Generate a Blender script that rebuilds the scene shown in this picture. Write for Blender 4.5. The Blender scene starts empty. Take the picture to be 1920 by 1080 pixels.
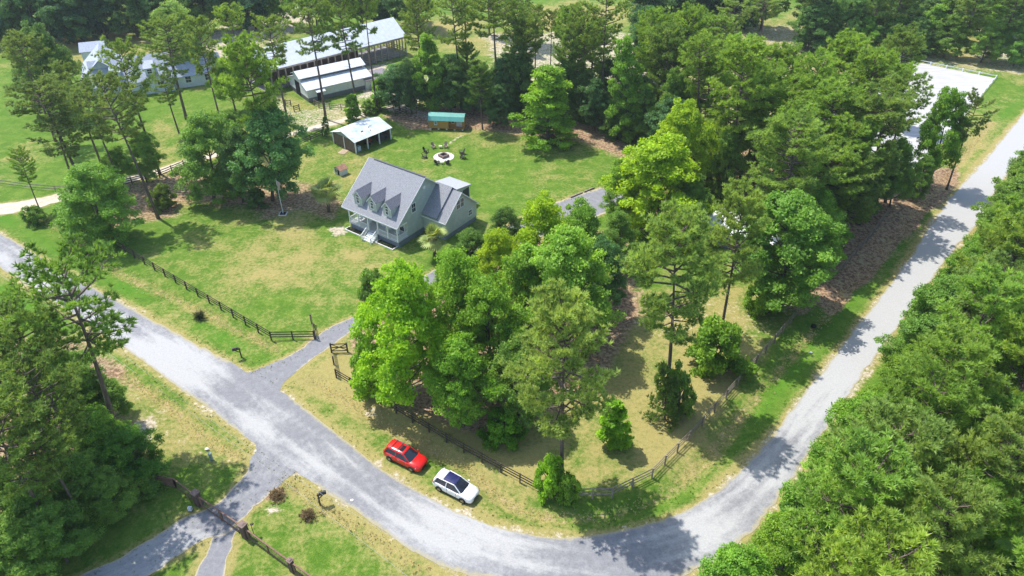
import bpy, math, random
import numpy as np
from mathutils import Vector, Matrix, Quaternion
R = math.radians
SC = bpy.context.scene
COL = SC.collection
# ---------------------------------------------------------------- camera
FPX, PITCH, HCAM = 1370.0, R(36.0), 58.0
cam_d = bpy.data.cameras.new('camera'); cam = bpy.data.objects.new('camera', cam_d); COL.objects.link(cam)
cam.location = (0, 0, HCAM); cam.rotation_euler = (R(90) - PITCH, 0, 0)
cam_d.sensor_width = 36.0; cam_d.lens = 36.0 * FPX / 1920.0
cam_d.clip_start = 0.5; cam_d.clip_end = 4000
SC.camera = cam
# ---------------------------------------------------------------- light
SUN_EL, SHADOW_DIR = R(61), R(-36)          # shadows fall towards this ground angle
sun_d = bpy.data.lights.new('sun', 'SUN'); sun_d.energy = 3.1; sun_d.angle = R(0.53); sun_d.color = (1.0, 0.965, 0.9)
sun = bpy.data.objects.new('sun', sun_d); COL.objects.link(sun)
ldir = Vector((math.cos(SHADOW_DIR) * math.cos(SUN_EL), math.sin(SHADOW_DIR) * math.cos(SUN_EL), -math.sin(SUN_EL)))
sun.rotation_euler = ldir.to_track_quat('-Z', 'Y').to_euler()
W = bpy.data.worlds.new("World"); SC.world = W; W.use_nodes = True
nt = W.node_tree; bg = nt.nodes['Background']
sky = nt.nodes.new('ShaderNodeTexSky'); sky.sky_type = 'NISHITA'; sky.sun_disc = False
sky.sun_elevation = SUN_EL
saz = SHADOW_DIR + math.pi                   # azimuth of the sun as a maths angle
sky.sun_rotation = R(90) - saz
nt.links.new(sky.outputs[0], bg.inputs[0]); bg.inputs[1].default_value = 0.15
SC.view_settings.view_transform = 'Standard'; SC.view_settings.look = 'None'
SC.view_settings.exposure = 1.0; SC.view_settings.gamma = 1.0
SC.cycles.max_bounces = 7; SC.cycles.transparent_max_bounces = 4
SC.cycles.diffuse_bounces = 5; SC.cycles.glossy_bounces = 2; SC.cycles.transmission_bounces = 3

def G(px, py, z=0.0):
    u = (px - 960) / FPX; v = (540 - py) / FPX
    d = (u, math.cos(PITCH) + v * math.sin(PITCH), -math.sin(PITCH) + v * math.cos(PITCH))
    t = (z - HCAM) / d[2]
    return Vector((d[0] * t, d[1] * t, z))
def zat(g, py):
    return HCAM - g.y * math.tan(PITCH - math.atan((540 - py) / FPX))
def PJ(p):
    z = p[2] - HCAM
    dep = p[1] * math.cos(PITCH) - z * math.sin(PITCH); up = p[1] * math.sin(PITCH) + z * math.cos(PITCH)
    return 960 + FPX * p[0] / dep, 540 - FPX * up / dep

# ---------------------------------------------------------------- materials
MATS = {}
def mat(name, col, rough=0.8, spec=0.3, metal=0.0, noise=0.0, nscale=3.0, bump=0.0, col2=None, stretch=None, emit=None):
    if name in MATS: return MATS[name]
    m = bpy.data.materials.new(name); m.use_nodes = True; MATS[name] = m
    n = m.node_tree.nodes; L = m.node_tree.links; b = n['Principled BSDF']
    b.inputs['Roughness'].default_value = rough; b.inputs['Specular IOR Level'].default_value = spec
    b.inputs['Metallic'].default_value = metal; b.inputs['Base Color'].default_value = (*col, 1)
    if noise > 0 or col2:
        tc = n.new('ShaderNodeTexCoord'); mp = n.new('ShaderNodeMapping'); L.new(tc.outputs['Object'], mp.inputs[0])
        if stretch: mp.inputs['Scale'].default_value = stretch
        nz = n.new('ShaderNodeTexNoise'); nz.inputs['Scale'].default_value = nscale; nz.inputs['Detail'].default_value = 5
        nz.inputs['Roughness'].default_value = 0.65
        L.new(mp.outputs[0], nz.inputs['Vector'])
        cr = n.new('ShaderNodeValToRGB'); cr.color_ramp.elements[0].position = 0.32; cr.color_ramp.elements[1].position = 0.68
        c2 = col2 or tuple(min(1, c * (1 + noise)) for c in col)
        c1 = col if col2 else tuple(c * (1 - noise) for c in col)
        cr.color_ramp.elements[0].color = (*c1, 1); cr.color_ramp.elements[1].color = (*c2, 1)
        L.new(nz.outputs[0], cr.inputs[0]); L.new(cr.outputs[0], b.inputs['Base Color'])
        if bump > 0:
            bp = n.new('ShaderNodeBump'); bp.inputs['Strength'].default_value = bump; bp.inputs['Distance'].default_value = 0.05
            L.new(nz.outputs[0], bp.inputs['Height']); L.new(bp.outputs[0], b.inputs['Normal'])
    return m

def stripe_mat(name, col, dark, period, axis='Z', rough=0.6, duty=0.12, spec=0.3, noise=0.12):
    """lap siding / standing seam: thin lines at a period along an object axis"""
    if name in MATS: return MATS[name]
    m = bpy.data.materials.new(name); m.use_nodes = True; MATS[name] = m
    n = m.node_tree.nodes; L = m.node_tree.links; b = n['Principled BSDF']
    b.inputs['Roughness'].default_value = rough; b.inputs['Specular IOR Level'].default_value = spec
    tc = n.new('ShaderNodeTexCoord'); sp = n.new('ShaderNodeSeparateXYZ'); L.new(tc.outputs['Object'], sp.inputs[0])
    d = n.new('ShaderNodeMath'); d.operation = 'DIVIDE'; d.inputs[1].default_value = period
    L.new(sp.outputs[axis], d.inputs[0])
    f = n.new('ShaderNodeMath'); f.operation = 'FRACT'; L.new(d.outputs[0], f.inputs[0])
    g = n.new('ShaderNodeMath'); g.operation = 'LESS_THAN'; g.inputs[1].default_value = duty; L.new(f.outputs[0], g.inputs[0])
    nz = n.new('ShaderNodeTexNoise'); nz.inputs['Scale'].default_value = 1.3; nz.inputs['Detail'].default_value = 6
    L.new(tc.outputs['Object'], nz.inputs['Vector'])
    ma = n.new('ShaderNodeMapRange'); ma.inputs['From Min'].default_value = 0.3; ma.inputs['From Max'].default_value = 0.7
    ma.inputs['To Min'].default_value = 1 - noise; ma.inputs['To Max'].default_value = 1 + noise * 0.5
    L.new(nz.outputs[0], ma.inputs[0])
    mx = n.new('ShaderNodeMix'); mx.data_type = 'RGBA'; mx.inputs[6].default_value = (*col, 1); mx.inputs[7].default_value = (*dark, 1)
    L.new(g.outputs[0], mx.inputs[0])
    vm = n.new('ShaderNodeVectorMath'); vm.operation = 'SCALE'; L.new(mx.outputs[2], vm.inputs[0]); L.new(ma.outputs[0], vm.inputs['Scale'])
    L.new(vm.outputs[0], b.inputs['Base Color'])
    return m

def foliage_mat(name, transl=0.3, rough=0.55):
    m = bpy.data.materials.new(name); m.use_nodes = True; MATS[name] = m
    n = m.node_tree.nodes; L = m.node_tree.links; b = n['Principled BSDF']; out = n['Material Output']
    oi = n.new('ShaderNodeObjectInfo')
    at = n.new('ShaderNodeAttribute'); at.attribute_name = 'tint'
    mr = n.new('ShaderNodeMapRange'); mr.inputs['To Min'].default_value = 0.62; mr.inputs['To Max'].default_value = 1.45
    L.new(at.outputs['Fac'], mr.inputs[0])
    vm = n.new('ShaderNodeVectorMath'); vm.operation = 'SCALE'; L.new(oi.outputs['Color'], vm.inputs[0]); L.new(mr.outputs[0], vm.inputs['Scale'])
    hs = n.new('ShaderNodeHueSaturation'); L.new(vm.outputs[0], hs.inputs['Color'])
    hr = n.new('ShaderNodeMapRange'); hr.inputs['To Min'].default_value = 0.512; hr.inputs['To Max'].default_value = 0.482
    L.new(at.outputs['Fac'], hr.inputs[0]); L.new(hr.outputs[0], hs.inputs['Hue'])
    L.new(hs.outputs[0], b.inputs['Base Color'])
    b.inputs['Roughness'].default_value = rough; b.inputs['Specular IOR Level'].default_value = 0.25
    tr = n.new('ShaderNodeBsdfTranslucent')
    br = n.new('ShaderNodeVectorMath'); br.operation = 'MULTIPLY'; br.inputs[1].default_value = (1.30, 1.18, 0.60)
    L.new(hs.outputs[0], br.inputs[0]); L.new(br.outputs[0], tr.inputs[0])
    mx = n.new('ShaderNodeMixShader'); mx.inputs[0].default_value = transl
    L.new(b.outputs[0], mx.inputs[1]); L.new(tr.outputs[0], mx.inputs[2]); L.new(mx.outputs[0], out.inputs[0])
    return m
M_NEEDLE = foliage_mat('pine_needles', 0.48, 0.5)
M_LEAF = foliage_mat('broad_leaves', 0.46, 0.5)
M_BARK_PINE = mat('pine_bark', (0.085, 0.062, 0.05), 0.9, 0.1, nscale=5, bump=0.6, col2=(0.19, 0.15, 0.125), stretch=(1, 1, 0.25))
M_BARK = mat('grey_bark', (0.07, 0.06, 0.05), 0.9, 0.1, nscale=6, bump=0.5, col2=(0.16, 0.145, 0.125), stretch=(1, 1, 0.3))

# ---------------------------------------------------------------- mesh builder
class MB:
    def __init__(s): s.v = []; s.f = []
    def add(s, vs, fs):
        o = len(s.v); s.v += [tuple(p) for p in vs]; s.f += [tuple(i + o for i in f) for f in fs]; return s
    def box(s, x0, x1, y0, y1, z0, z1):
        return s.hexa([(x0, y0, z0), (x1, y0, z0), (x1, y1, z0), (x0, y1, z0)], [(x0, y0, z1), (x1, y0, z1), (x1, y1, z1), (x0, y1, z1)])
    def hexa(s, b, t):
        return s.add(list(b) + list(t), [(3, 2, 1, 0), (4, 5, 6, 7), (0, 1, 5, 4), (1, 2, 6, 5), (2, 3, 7, 6), (3, 0, 4, 7)])
    def slab(s, quad, th):
        q = [Vector(p) for p in quad]; n = (q[1] - q[0]).cross(q[2] - q[0]).normalized()
        return s.hexa([p - n * th for p in q], q)
    def poly(s, pts, ext):
        """extrude a planar polygon by vector ext"""
        n = len(pts); e = Vector(ext); a = [Vector(p) for p in pts]; b = [p + e for p in a]
        return s.add(a + b, [tuple(range(n - 1, -1, -1)), tuple(range(n, 2 * n))] + [(i, (i + 1) % n, n + (i + 1) % n, n + i) for i in range(n)])
    def tube(s, pts, rad, k=6, caps=True):
        pts = [Vector(p) for p in pts]; n = len(pts)
        if not hasattr(rad, '__len__'): rad = [rad] * n
        vs = []
        for i, p in enumerate(pts):
            d = (pts[min(i + 1, n - 1)] - pts[max(i - 1, 0)]).normalized()
            a = d.orthogonal().normalized() if abs(d.z) < 0.9 else Vector((1, 0, 0)) - d * d.x
            a.normalize(); b = d.cross(a)
            for j in range(k):
                t = 2 * math.pi * j / k; vs.append(p + (a * math.cos(t) + b * math.sin(t)) * rad[i])
        fs = [(i * k + j, i * k + (j + 1) % k, (i + 1) * k + (j + 1) % k, (i + 1) * k + j) for i in range(n - 1) for j in range(k)]
        if caps: fs += [tuple(range(k - 1, -1, -1)), tuple(range((n - 1) * k, n * k))]
        return s.add(vs, fs)
    def bar(s, a, b, w, h):
        """box beam from a to b, width w (horizontal), height h (vertical)"""
        a = Vector(a); b = Vector(b); d = (b - a).normalized(); r = d.cross(Vector((0, 0, 1)))
        if r.length < 1e-4: r = Vector((1, 0, 0))
        r.normalize(); u = r.cross(d).normalized(); r = r * w / 2; u = u * h / 2
        return s.hexa([a - r - u, a + r - u, b + r - u, b - r - u], [a - r + u, a + r + u, b + r + u, b - r + u])
    def disc(s, c, r, z0, z1, k=24, r2=None):
        r2 = r if r2 is None else r2
        a = [(c[0] + r * math.cos(2 * math.pi * i / k), c[1] + r * math.sin(2 * math.pi * i / k), z0) for i in range(k)]
        b = [(c[0] + r2 * math.cos(2 * math.pi * i / k), c[1] + r2 * math.sin(2 * math.pi * i / k), z1) for i in range(k)]
        return s.add(a + b, [tuple(range(k - 1, -1, -1)), tuple(range(k, 2 * k))] + [(i, (i + 1) % k, k + (i + 1) % k, k + i) for i in range(k)])
    def build(s, name, m, parent=None, smooth=False, bevel=0):
        me = bpy.data.meshes.new(name); me.from_pydata(s.v, [], s.f); me.update()
        me.materials.append(m)
        o = bpy.data.objects.new(name, me); COL.objects.link(o)
        if parent: o.parent = parent
        if smooth:
            me.polygons.foreach_set('use_smooth', [True] * len(me.polygons))
        if bevel:
            bv = o.modifiers.new('bevel', 'BEVEL'); bv.width = bevel; bv.segments = 2; bv.limit_method = 'ANGLE'
        return o
def empty(name, loc=(0, 0, 0), rz=0.0):
    o = bpy.data.objects.new(name, None); COL.objects.link(o); o.location = loc; o.rotation_euler = (0, 0, rz); o.empty_display_size = 0.5
    return o
def tag(o, label=None, cat=None, group=None, kind=None):
    if label: o['label'] = label
    if cat: o['category'] = cat
    if group: o['group'] = group
    if kind: o['kind'] = kind
    return o
def part(b, name, m, parent, label=None, **k):
    o = b.build(name, m, parent, **k)
    if label: o['label'] = label
    return o
def children(o): return [c for c in bpy.data.objects if c.parent == o]
def copy_tree(o, parent=None, kids=None):
    c = o.copy(); COL.objects.link(c)
    if parent: c.parent = parent
    for ch in (kids if kids is not None else children(o)): copy_tree(ch, c)
    return c

# ---------------------------------------------------------------- noise on arrays
def vnoise(x, y, scale, seed):
    x = np.asarray(x) / scale + seed * 17.3; y = np.asarray(y) / scale + seed * 5.7
    xi = np.floor(x).astype(np.int64); yi = np.floor(y).astype(np.int64); fx = x - xi; fy = y - yi
    def h(a, b):
        n = (a * 374761393 + b * 668265263 + seed * 974711) & 0x7fffffff
        n = ((n ^ (n >> 13)) * 1274126177) & 0x7fffffff
        return ((n ^ (n >> 16)) & 0xffff) / 65535.0
    sx = fx * fx * (3 - 2 * fx); sy = fy * fy * (3 - 2 * fy)
    return (h(xi, yi) * (1 - sx) + h(xi + 1, yi) * sx) * (1 - sy) + (h(xi, yi + 1) * (1 - sx) + h(xi + 1, yi + 1) * sx) * sy
def fbm(x, y, scale, seed, octv=4):
    t = 0; a = 0.5; n = 0
    for i in range(octv):
        t = t + a * vnoise(x, y, scale / 2 ** i, seed + i); n += a; a *= 0.55
    return t / n
def polydist(X, Y, pts):
    """signed distance to a closed polygon, negative inside"""
    d = np.full(X.shape, 1e9); ins = np.zeros(X.shape, bool); n = len(pts)
    for i in range(n):
        ax, ay = pts[i][0], pts[i][1]; bx, by = pts[(i + 1) % n][0], pts[(i + 1) % n][1]
        ex, ey = bx - ax, by - ay; l = ex * ex + ey * ey + 1e-9
        t = np.clip(((X - ax) * ex + (Y - ay) * ey) / l, 0, 1)
        d = np.minimum(d, np.hypot(X - ax - t * ex, Y - ay - t * ey))
        c = ((ay > Y) != (by > Y)) & (X < (bx - ax) * (Y - ay) / (by - ay + 1e-12) + ax); ins ^= c
    return np.where(ins, -d, d)
def linedist(X, Y, pts):
    d = np.full(X.shape, 1e9)
    for i in range(len(pts) - 1):
        ax, ay = pts[i][0], pts[i][1]; bx, by = pts[i + 1][0], pts[i + 1][1]
        ex, ey = bx - ax, by - ay; l = ex * ex + ey * ey + 1e-9
        t = np.clip(((X - ax) * ex + (Y - ay) * ey) / l, 0, 1)
        d = np.minimum(d, np.hypot(X - ax - t * ex, Y - ay - t * ey))
    return d
def sstep(a, b, x):
    t = np.clip((x - a) / (b - a), 0, 1); return t * t * (3 - 2 * t)
def GP(pts): return [G(*p) for p in pts]
def catmull(pts, n=8):
    out = []
    for i in range(len(pts) - 1):
        p0 = pts[max(i - 1, 0)]; p1 = pts[i]; p2 = pts[i + 1]; p3 = pts[min(i + 2, len(pts) - 1)]
        for j in range(n):
            t = j / n
            out.append(0.5 * ((2 * p1) + (p2 - p0) * t + (2 * p0 - 5 * p1 + 4 * p2 - p3) * t * t + (3 * p1 - p0 - 3 * p2 + p3) * t ** 3))
    out.append(pts[-1]); return out

# ================================================================ GROUND
ROAD_UP = [(-420, 205), (-200, 325), (0, 437), (130, 515), (280, 597), (385, 655), (450, 690), (530, 737), (640, 820), (715, 880), (800, 930), (900, 978), (1000, 1003), (1065, 1008), (1140, 1000), (1230, 980), (1310, 942), (1375, 895), (1440, 828), (1490, 760), (1545, 692), (1610, 607), (1690, 505), (1750, 415), (1800, 350), (1850, 297), (1925, 207), (2060, 60)]
ROAD_LO = [(-420, 240), (-200, 375), (0, 502), (110, 572), (244, 660), (330, 723), (395, 768), (470, 826), (566, 892), (611, 922), (645, 947), (690, 975), (770, 1030), (850, 1068), (980, 1098), (1120, 1105), (1220, 1100), (1310, 1065), (1385, 1020), (1435, 965), (1480, 905), (1520, 845), (1570, 775), (1625, 690), (1700, 590), (1780, 480), (1835, 415), (1880, 340), (1970, 220), (2130, 60)]
DITCH = [[(40, 395), (130, 440), (200, 500), (330, 560), (430, 610), (520, 655)],
         [(590, 715), (690, 775), (770, 820), (880, 885), (960, 945), (1050, 970), (1180, 955), (1280, 905), (1350, 830), (1420, 745), (1500, 650), (1560, 580), (1660, 465), (1760, 350), (1860, 230)],
         [(215, 690), (300, 750), (400, 830), (450, 855)], [(520, 890), (580, 935), (700, 1010), (800, 1075)]]
xs = np.concatenate([-np.geomspace(900, 175, 14), np.arange(-172, 172.1, 0.62), np.geomspace(175, 900, 14)])
ys = np.concatenate([np.array([-300, -150, -60, -20, 5, 18]), np.arange(24, 262, 0.62), np.geomspace(265, 1500, 16)])
XX, YY = np.meshgrid(xs, ys); X = XX.ravel(); Y = YY.ravel()
n1 = fbm(X, Y, 14, 1); n2 = fbm(X, Y, 5, 2); n3 = fbm(X, Y, 2.2, 3); n4 = fbm(X, Y, 30, 4)
dry = 0.30 + (n1 - 0.5) * 1.3 + (n2 - 0.5) * 0.6 + (n3 - 0.5) * 0.7 - 0.03
straw = np.zeros(X.shape); sand = np.zeros(X.shape); lush = np.clip((n2 - 0.5) * 2, 0, 1) * 0.5
def reg(pts, feather, amp=2.0):
    d = polydist(X, Y, GP(pts)) + (n2 - 0.5) * amp * 2
    return 1 - sstep(-feather, feather, d)
def line(pts, w, feather, amp=0.8):
    d = linedist(X, Y, catmull(GP(pts), 4)) + (n3 - 0.5) * amp * 2
    return 1 - sstep(w - feather, w + feather, d)
# front lawn: green, patchy straw coloured
dry += reg([(740, 240), (1150, 290), (1130, 350), (1000, 390), (900, 400), (740, 330)], 3, 3) * .15
m = reg([(600, 440), (800, 460), (700, 560), (560, 640), (430, 560), (380, 450)], 4, 3); dry += m * 0.28
m = reg([(230, 420), (600, 420), (640, 470), (400, 520), (250, 470)], 3, 2); dry -= m * 0.15
# verge nearest the road is a bright strip
dr = polydist(X, Y, GP(ROAD_UP + ROAD_LO[::-1]))
lush += np.exp(-((dr - 2.6) / 1.5) ** 2) * 0.7 * (Y > 30) * (vnoise(X, Y, 9, 33) * .8 + .4)
dry += (1 - sstep(0.0, 1.3, dr + (n3 - .5) * 1.6)) * 0.9
sand += (1 - sstep(0.0, 0.7, dr + (n3 - .5) * 1.8)) * 0.55
# right-hand paddock, drier
m = reg([(560, 720), (1010, 930), (1150, 950), (1250, 900), (1500, 590), (1480, 520), (1150, 560), (900, 700), (640, 640)], 2, 1); dry += m * 0.64
m = reg([(1180, 560), (1500, 560), (1440, 640), (1260, 640), (1150, 600)], 2.5, 3); sand += m * 0.33; straw += m * 0.2
# pine straw below the groves
for q, a in [([(225, 345), (330, 325), (470, 330), (560, 340), (640, 375), (625, 410), (560, 398), (500, 412), (430, 395), (370, 385), (330, 405), (250, 425), (190, 430)], 0.75),
             ([(655, 610), (720, 560), (840, 510), (930, 462), (1180, 430), (1190, 560), (1160, 640), (1130, 720), (1020, 780), (960, 830), (900, 830), (760, 770), (690, 720)], 1.0),
             ([(1480, 570), (1540, 440), (1640, 350), (1790, 310), (1790, 350), (1720, 430), (1640, 500), (1560, 580)], 1.15),
             ([(700, 215), (880, 195), (1000, 232), (1080, 225), (1160, 262), (1250, 300), (1330, 330), (1330, 460), (1180, 440), (1240, 330), (1150, 290), (1060, 262), (1000, 262), (900, 246), (760, 240)], 0.85),
             ([(1240, 290), (1330, 330), (1420, 400), (1600, 350), (1660, 260), (1450, 220), (1260, 250)], 0.7),
             ([(-30, 640), (180, 620), (290, 860), (255, 930), (100, 1010), (-60, 1100)], 0.8)]:
    m = reg(q, 2.2, 2.2); straw += m * a
m = reg([(215, 690), (300, 735), (470, 850), (450, 880), (380, 880), (290, 860), (230, 800)], 1.5, 1); dry += m * 0.3; sand += m * 0.35 * (n3 > 0.52)
for q, a in [([(250, 800), (280, 790), (285, 825), (255, 830)], 1.0), ([(500, 950), (525, 945), (530, 960), (505, 965)], 0.8), ([(620, 428), (645, 425), (648, 438), (628, 442)], 0.9), ([(670, 762), (700, 765), (706, 780), (684, 778)], 1.0)]:
    sand += reg(q, 0.8, 0.5) * a
# sandy farmyard and tracks
for q, a in [([(640, 145), (720, 120), (800, 150), (800, 215), (740, 215), (700, 190)], 0.9), ([(350, 70), (560, 10), (600, 40), (480, 90), (420, 160), (400, 110)], 0.7),
             ([(900, 60), (1250, 60), (1250, 150), (1130, 200), (930, 180)], 0.62), ([(500, 165), (570, 200), (700, 190), (700, 215), (560, 250), (510, 220)], 0.5),
             ([(1150, 150), (1300, 110), (1560, 100), (1660, 200), (1500, 240), (1300, 240)], 0.42), ([(1380, 60), (1500, 40), (1560, 95), (1440, 110), (1380, 100)], 0.5), ([(1640, 100), (1920, 95), (1960, 140), (1640, 130)], 0.45), ([(1800, 20), (1960, 20), (1960, 110), (1840, 100)], 0.5)]:
    m = reg(q, 3, 4); sand += m * a; dry += m * 0.3
for q in [[(100, 60), (340, 60), (320, 110), (120, 125)], [(960, 8), (1190, 8), (1190, 60), (960, 60)], [(690, 40), (900, 40), (900, 100), (720, 100)], [(250, 230), (340, 200), (330, 290), (260, 300)]]:
    dry += reg(q, 5, 3) * 0.5
for q in [[(-60, 170), (200, 170), (330, 190), (340, 290), (150, 360), (-60, 390)], [(1440, -20), (1500, -20), (1500, 40), (1450, 40)], [(740, 240), (1150, 290), (1130, 350), (1000, 390), (900, 400), (740, 330)]]:
    m = reg(q, 4, 3); dry -= m * 0.22; lush += m * 0.25
m = reg([(1800, 190), (1900, 130), (1960, 150), (1800, 320), (1740, 360)], 3, 2); dry += m * .1; sand += m * .25 * (n3 > .6)
zg = np.zeros(X.shape)
for k, dl in enumerate(DITCH):
    m = line(dl, 0.7, 0.6, 0.9); straw += m * 0.5 * (0.4 + n3); dry += m * 0.4; sand -= m * 0.3
    d = linedist(X, Y, catmull(GP(dl), 4)); zg -= 0.35 * np.exp(-(d / 1.1) ** 2)
zg *= sstep(0.5, 2.0, dr)
zg += (n2 - 0.5) * 0.10 * sstep(1.0, 4.0, dr)
# a foot path line of paving near the fire pit
m = line([(835, 277), (850, 263), (870, 253)], 0.22, 0.2, 0.1); sand += m * 0.8
# mailbox bare ring, brush pile
m = line([(505, 925), (520, 928)], 1.0, 0.5, 0.5); straw += m
sand = np.clip(sand, 0, 1); straw = np.clip(straw, 0, 1); dry = np.clip(dry, 0, 1); lush = np.clip(lush, 0, 1)

# drive and road sheets need flat ground just below them
DRIVE_A = [(450, 725), (455, 704), (488, 690), (530, 673), (565, 653), (612, 618), (665, 592), (730, 555), (850, 485), (950, 425), (1005, 393), (1070, 370), (1125, 352)]
DRIVE_B = [(500, 770), (522, 745), (530, 722), (550, 702), (580, 678), (630, 642), (690, 600), (760, 560), (890, 500), (1000, 450), (1080, 420), (1150, 395), (1200, 375)]
LANE_A = [(500, 790), (483, 818), (478, 845), (462, 880), (430, 925), (400, 950), (350, 968), (290, 1005), (215, 1050), (120, 1092), (20, 1140)]
LANE_B = [(590, 855), (578, 882), (550, 889), (520, 912), (480, 950), (448, 982), (425, 1000), (385, 1012), (330, 1045), (280, 1080), (150, 1160)]
LANE2_A = [(418, 990), (400, 1010), (385, 1035), (370, 1070), (352, 1110)]
LANE2_B = [(446, 990), (438, 1005), (432, 1030), (425, 1070), (418, 1110)]
TRACK_A = [(-200, 405), (0, 382), (70, 372), (130, 357), (200, 342), (290, 318), (345, 300), (440, 277), (520, 255), (580, 238), (640, 222), (700, 205)]
TRACK_B = [(-200, 432), (0, 404), (70, 390), (135, 371), (205, 353), (297, 328), (350, 309), (445, 285), (525, 262), (588, 244), (648, 229), (705, 213)]
for A_, B_ in [(DRIVE_A, DRIVE_B), (LANE_A, LANE_B), (LANE2_A, LANE2_B), (TRACK_A, TRACK_B)]:
    d = polydist(X, Y, GP(A_ + B_[::-1])); zg *= sstep(0.3, 1.8, d)
    dry += (1 - sstep(0.0, 0.9, d + (n3 - .5))) * 0.6; sand += (1 - sstep(-.2, 0.5, d + (n3 - .5))) * 0.35
for bx, by, br in [(-17, 92, 17), (-28, 125, 9), (-12, 132, 7), (-38, 150, 14), (105, 150, 30), (5, 110, 0)]:
    zg *= sstep(br - 2, br + 2, np.hypot(X - bx, Y - by)) if br else 1
zg *= (np.abs(X) < 170) & (Y < 258) & (Y > 25)
sand = np.clip(sand, 0, 1); dry = np.clip(dry, 0, 1)

nx, ny = len(xs), len(ys)
idx = np.arange(nx * ny).reshape(ny, nx)
quads = np.stack([idx[:-1, :-1], idx[:-1, 1:], idx[1:, 1:], idx[1:, :-1]], -1).reshape(-1, 4)
def np_mesh(name, verts, faces, k, m, tint=None, smooth=False):
    me = bpy.data.meshes.new(name); me.vertices.add(len(verts)); me.vertices.foreach_set('co', np.asarray(verts, np.float32).ravel())
    nf = len(faces); me.loops.add(nf * k); me.loops.foreach_set('vertex_index', np.asarray(faces, np.int32).ravel())
    me.polygons.add(nf); me.polygons.foreach_set('loop_start', np.arange(0, nf * k, k, dtype=np.int32))
    try: me.polygons.foreach_set('loop_total', np.full(nf, k, dtype=np.int32))
    except Exception: pass
    if smooth: me.polygons.foreach_set('use_smooth', np.ones(nf, bool))
    me.update(calc_edges=True); me.validate()
    if tint is not None:
        a = me.attributes.new('tint', 'FLOAT', 'POINT'); a.data.foreach_set('value', np.asarray(tint, np.float32))
    me.materials.append(m); return me
def ground_mat():
    m = bpy.data.materials.new('ground_cover'); m.use_nodes = True
    n = m.node_tree.nodes; L = m.node_tree.links; b = n['Principled BSDF']
    b.inputs['Roughness'].default_value = 0.95; b.inputs['Specular IOR Level'].default_value = 0.1
    geo = n.new('ShaderNodeNewGeometry')
    def noise(sc, det=4, ro=0.6):
        z = n.new('ShaderNodeTexNoise'); z.inputs['Scale'].default_value = sc; z.inputs['Detail'].default_value = det; z.inputs['Roughness'].default_value = ro
        L.new(geo.outputs['Position'], z.inputs['Vector']); return z.outputs[0]
    def attr(nm):
        a = n.new('ShaderNodeAttribute'); a.attribute_name = nm; return a.outputs['Fac']
    def math_(op, a, bb, clamp=False):
        q = n.new('ShaderNodeMath'); q.operation = op; q.use_clamp = clamp
        for i, v in enumerate((a, bb)):
            if isinstance(v, (int, float)): q.inputs[i].default_value = v
            else: L.new(v, q.inputs[i])
        return q.outputs[0]
    def ramp(v, lo, hi):
        q = n.new('ShaderNodeMapRange'); q.interpolation_type = 'SMOOTHSTEP'; q.inputs['From Min'].default_value = lo; q.inputs['From Max'].default_value = hi
        L.new(v, q.inputs[0]); return q.outputs[0]
    def mix(f, a, c):
        q = n.new('ShaderNodeMix'); q.data_type = 'RGBA'; L.new(f, q.inputs[0])
        for i, v in ((6, a), (7, c)):
            if isinstance(v, tuple): q.inputs[i].default_value = (*v, 1)
            else: L.new(v, q.inputs[i])
        return q.outputs[2]
    nf = noise(2.2, 6, 0.7); nm_ = noise(0.55, 5, 0.65); nc = noise(9.0, 3, 0.6)
    j = math_('ADD', math_('MULTIPLY', math_('SUBTRACT', nf, 0.5), 1.1), math_('MULTIPLY', math_('SUBTRACT', nm_, 0.5), 0.9))
    g = mix(ramp(nm_, 0.35, 0.65), (0.078, 0.158, 0.016), (0.128, 0.205, 0.028))
    g = mix(ramp(math_('ADD', attr('lush'), math_('MULTIPLY', j, 0.6)), 0.25, 0.9), g, (0.075, 0.185, 0.014))
    g = mix(ramp(math_('ADD', attr('dry'), j), 0.15, 0.95), g, (0.31, 0.265, 0.095))
    st = mix(ramp(nf, 0.38, 0.62), (0.165, 0.100, 0.062), (0.40, 0.270, 0.165))
    st = mix(ramp(nm_, 0.5, 0.68), st, (0.36, 0.29, 0.16))
    g = mix(ramp(math_('ADD', attr('straw'), math_('MULTIPLY', j, 0.8)), 0.35, 0.8), g, st)
    sd = mix(ramp(nf, 0.35, 0.65), (0.34, 0.27, 0.18), (0.52, 0.46, 0.36))
    g = mix(ramp(math_('ADD', attr('sand'), math_('MULTIPLY', j, 0.9)), 0.35, 0.75), g, sd)
    mr = n.new('ShaderNodeMapRange'); mr.inputs['From Min'].default_value = 0.25; mr.inputs['From Max'].default_value = 0.75; mr.inputs['To Min'].default_value = 0.62; mr.inputs['To Max'].default_value = 1.38
    L.new(math_('ADD', math_('MULTIPLY', nc, 0.6), math_('MULTIPLY', nf, 0.4)), mr.inputs[0])
    vm = n.new('ShaderNodeVectorMath'); vm.operation = 'SCALE'; L.new(g, vm.inputs[0]); L.new(mr.outputs[0], vm.inputs['Scale'])
    L.new(vm.outputs[0], b.inputs['Base Color'])
    bp = n.new('ShaderNodeBump'); bp.inputs['Strength'].default_value = 0.7; bp.inputs['Distance'].default_value = 0.12; L.new(nc, bp.inputs['Height']); L.new(bp.outputs[0], b.inputs['Normal'])
    return m
gme = np_mesh('ground', np.stack([X, Y, zg], -1), quads, 4, ground_mat(), smooth=True)
for nm, arr in (('dry', dry), ('straw', straw), ('sand', sand), ('lush', lush)):
    a = gme.attributes.new(nm, 'FLOAT', 'POINT'); a.data.foreach_set('value', arr.astype(np.float32))
gob = bpy.data.objects.new('ground', gme); COL.objects.link(gob); tag(gob, kind='structure')

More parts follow.
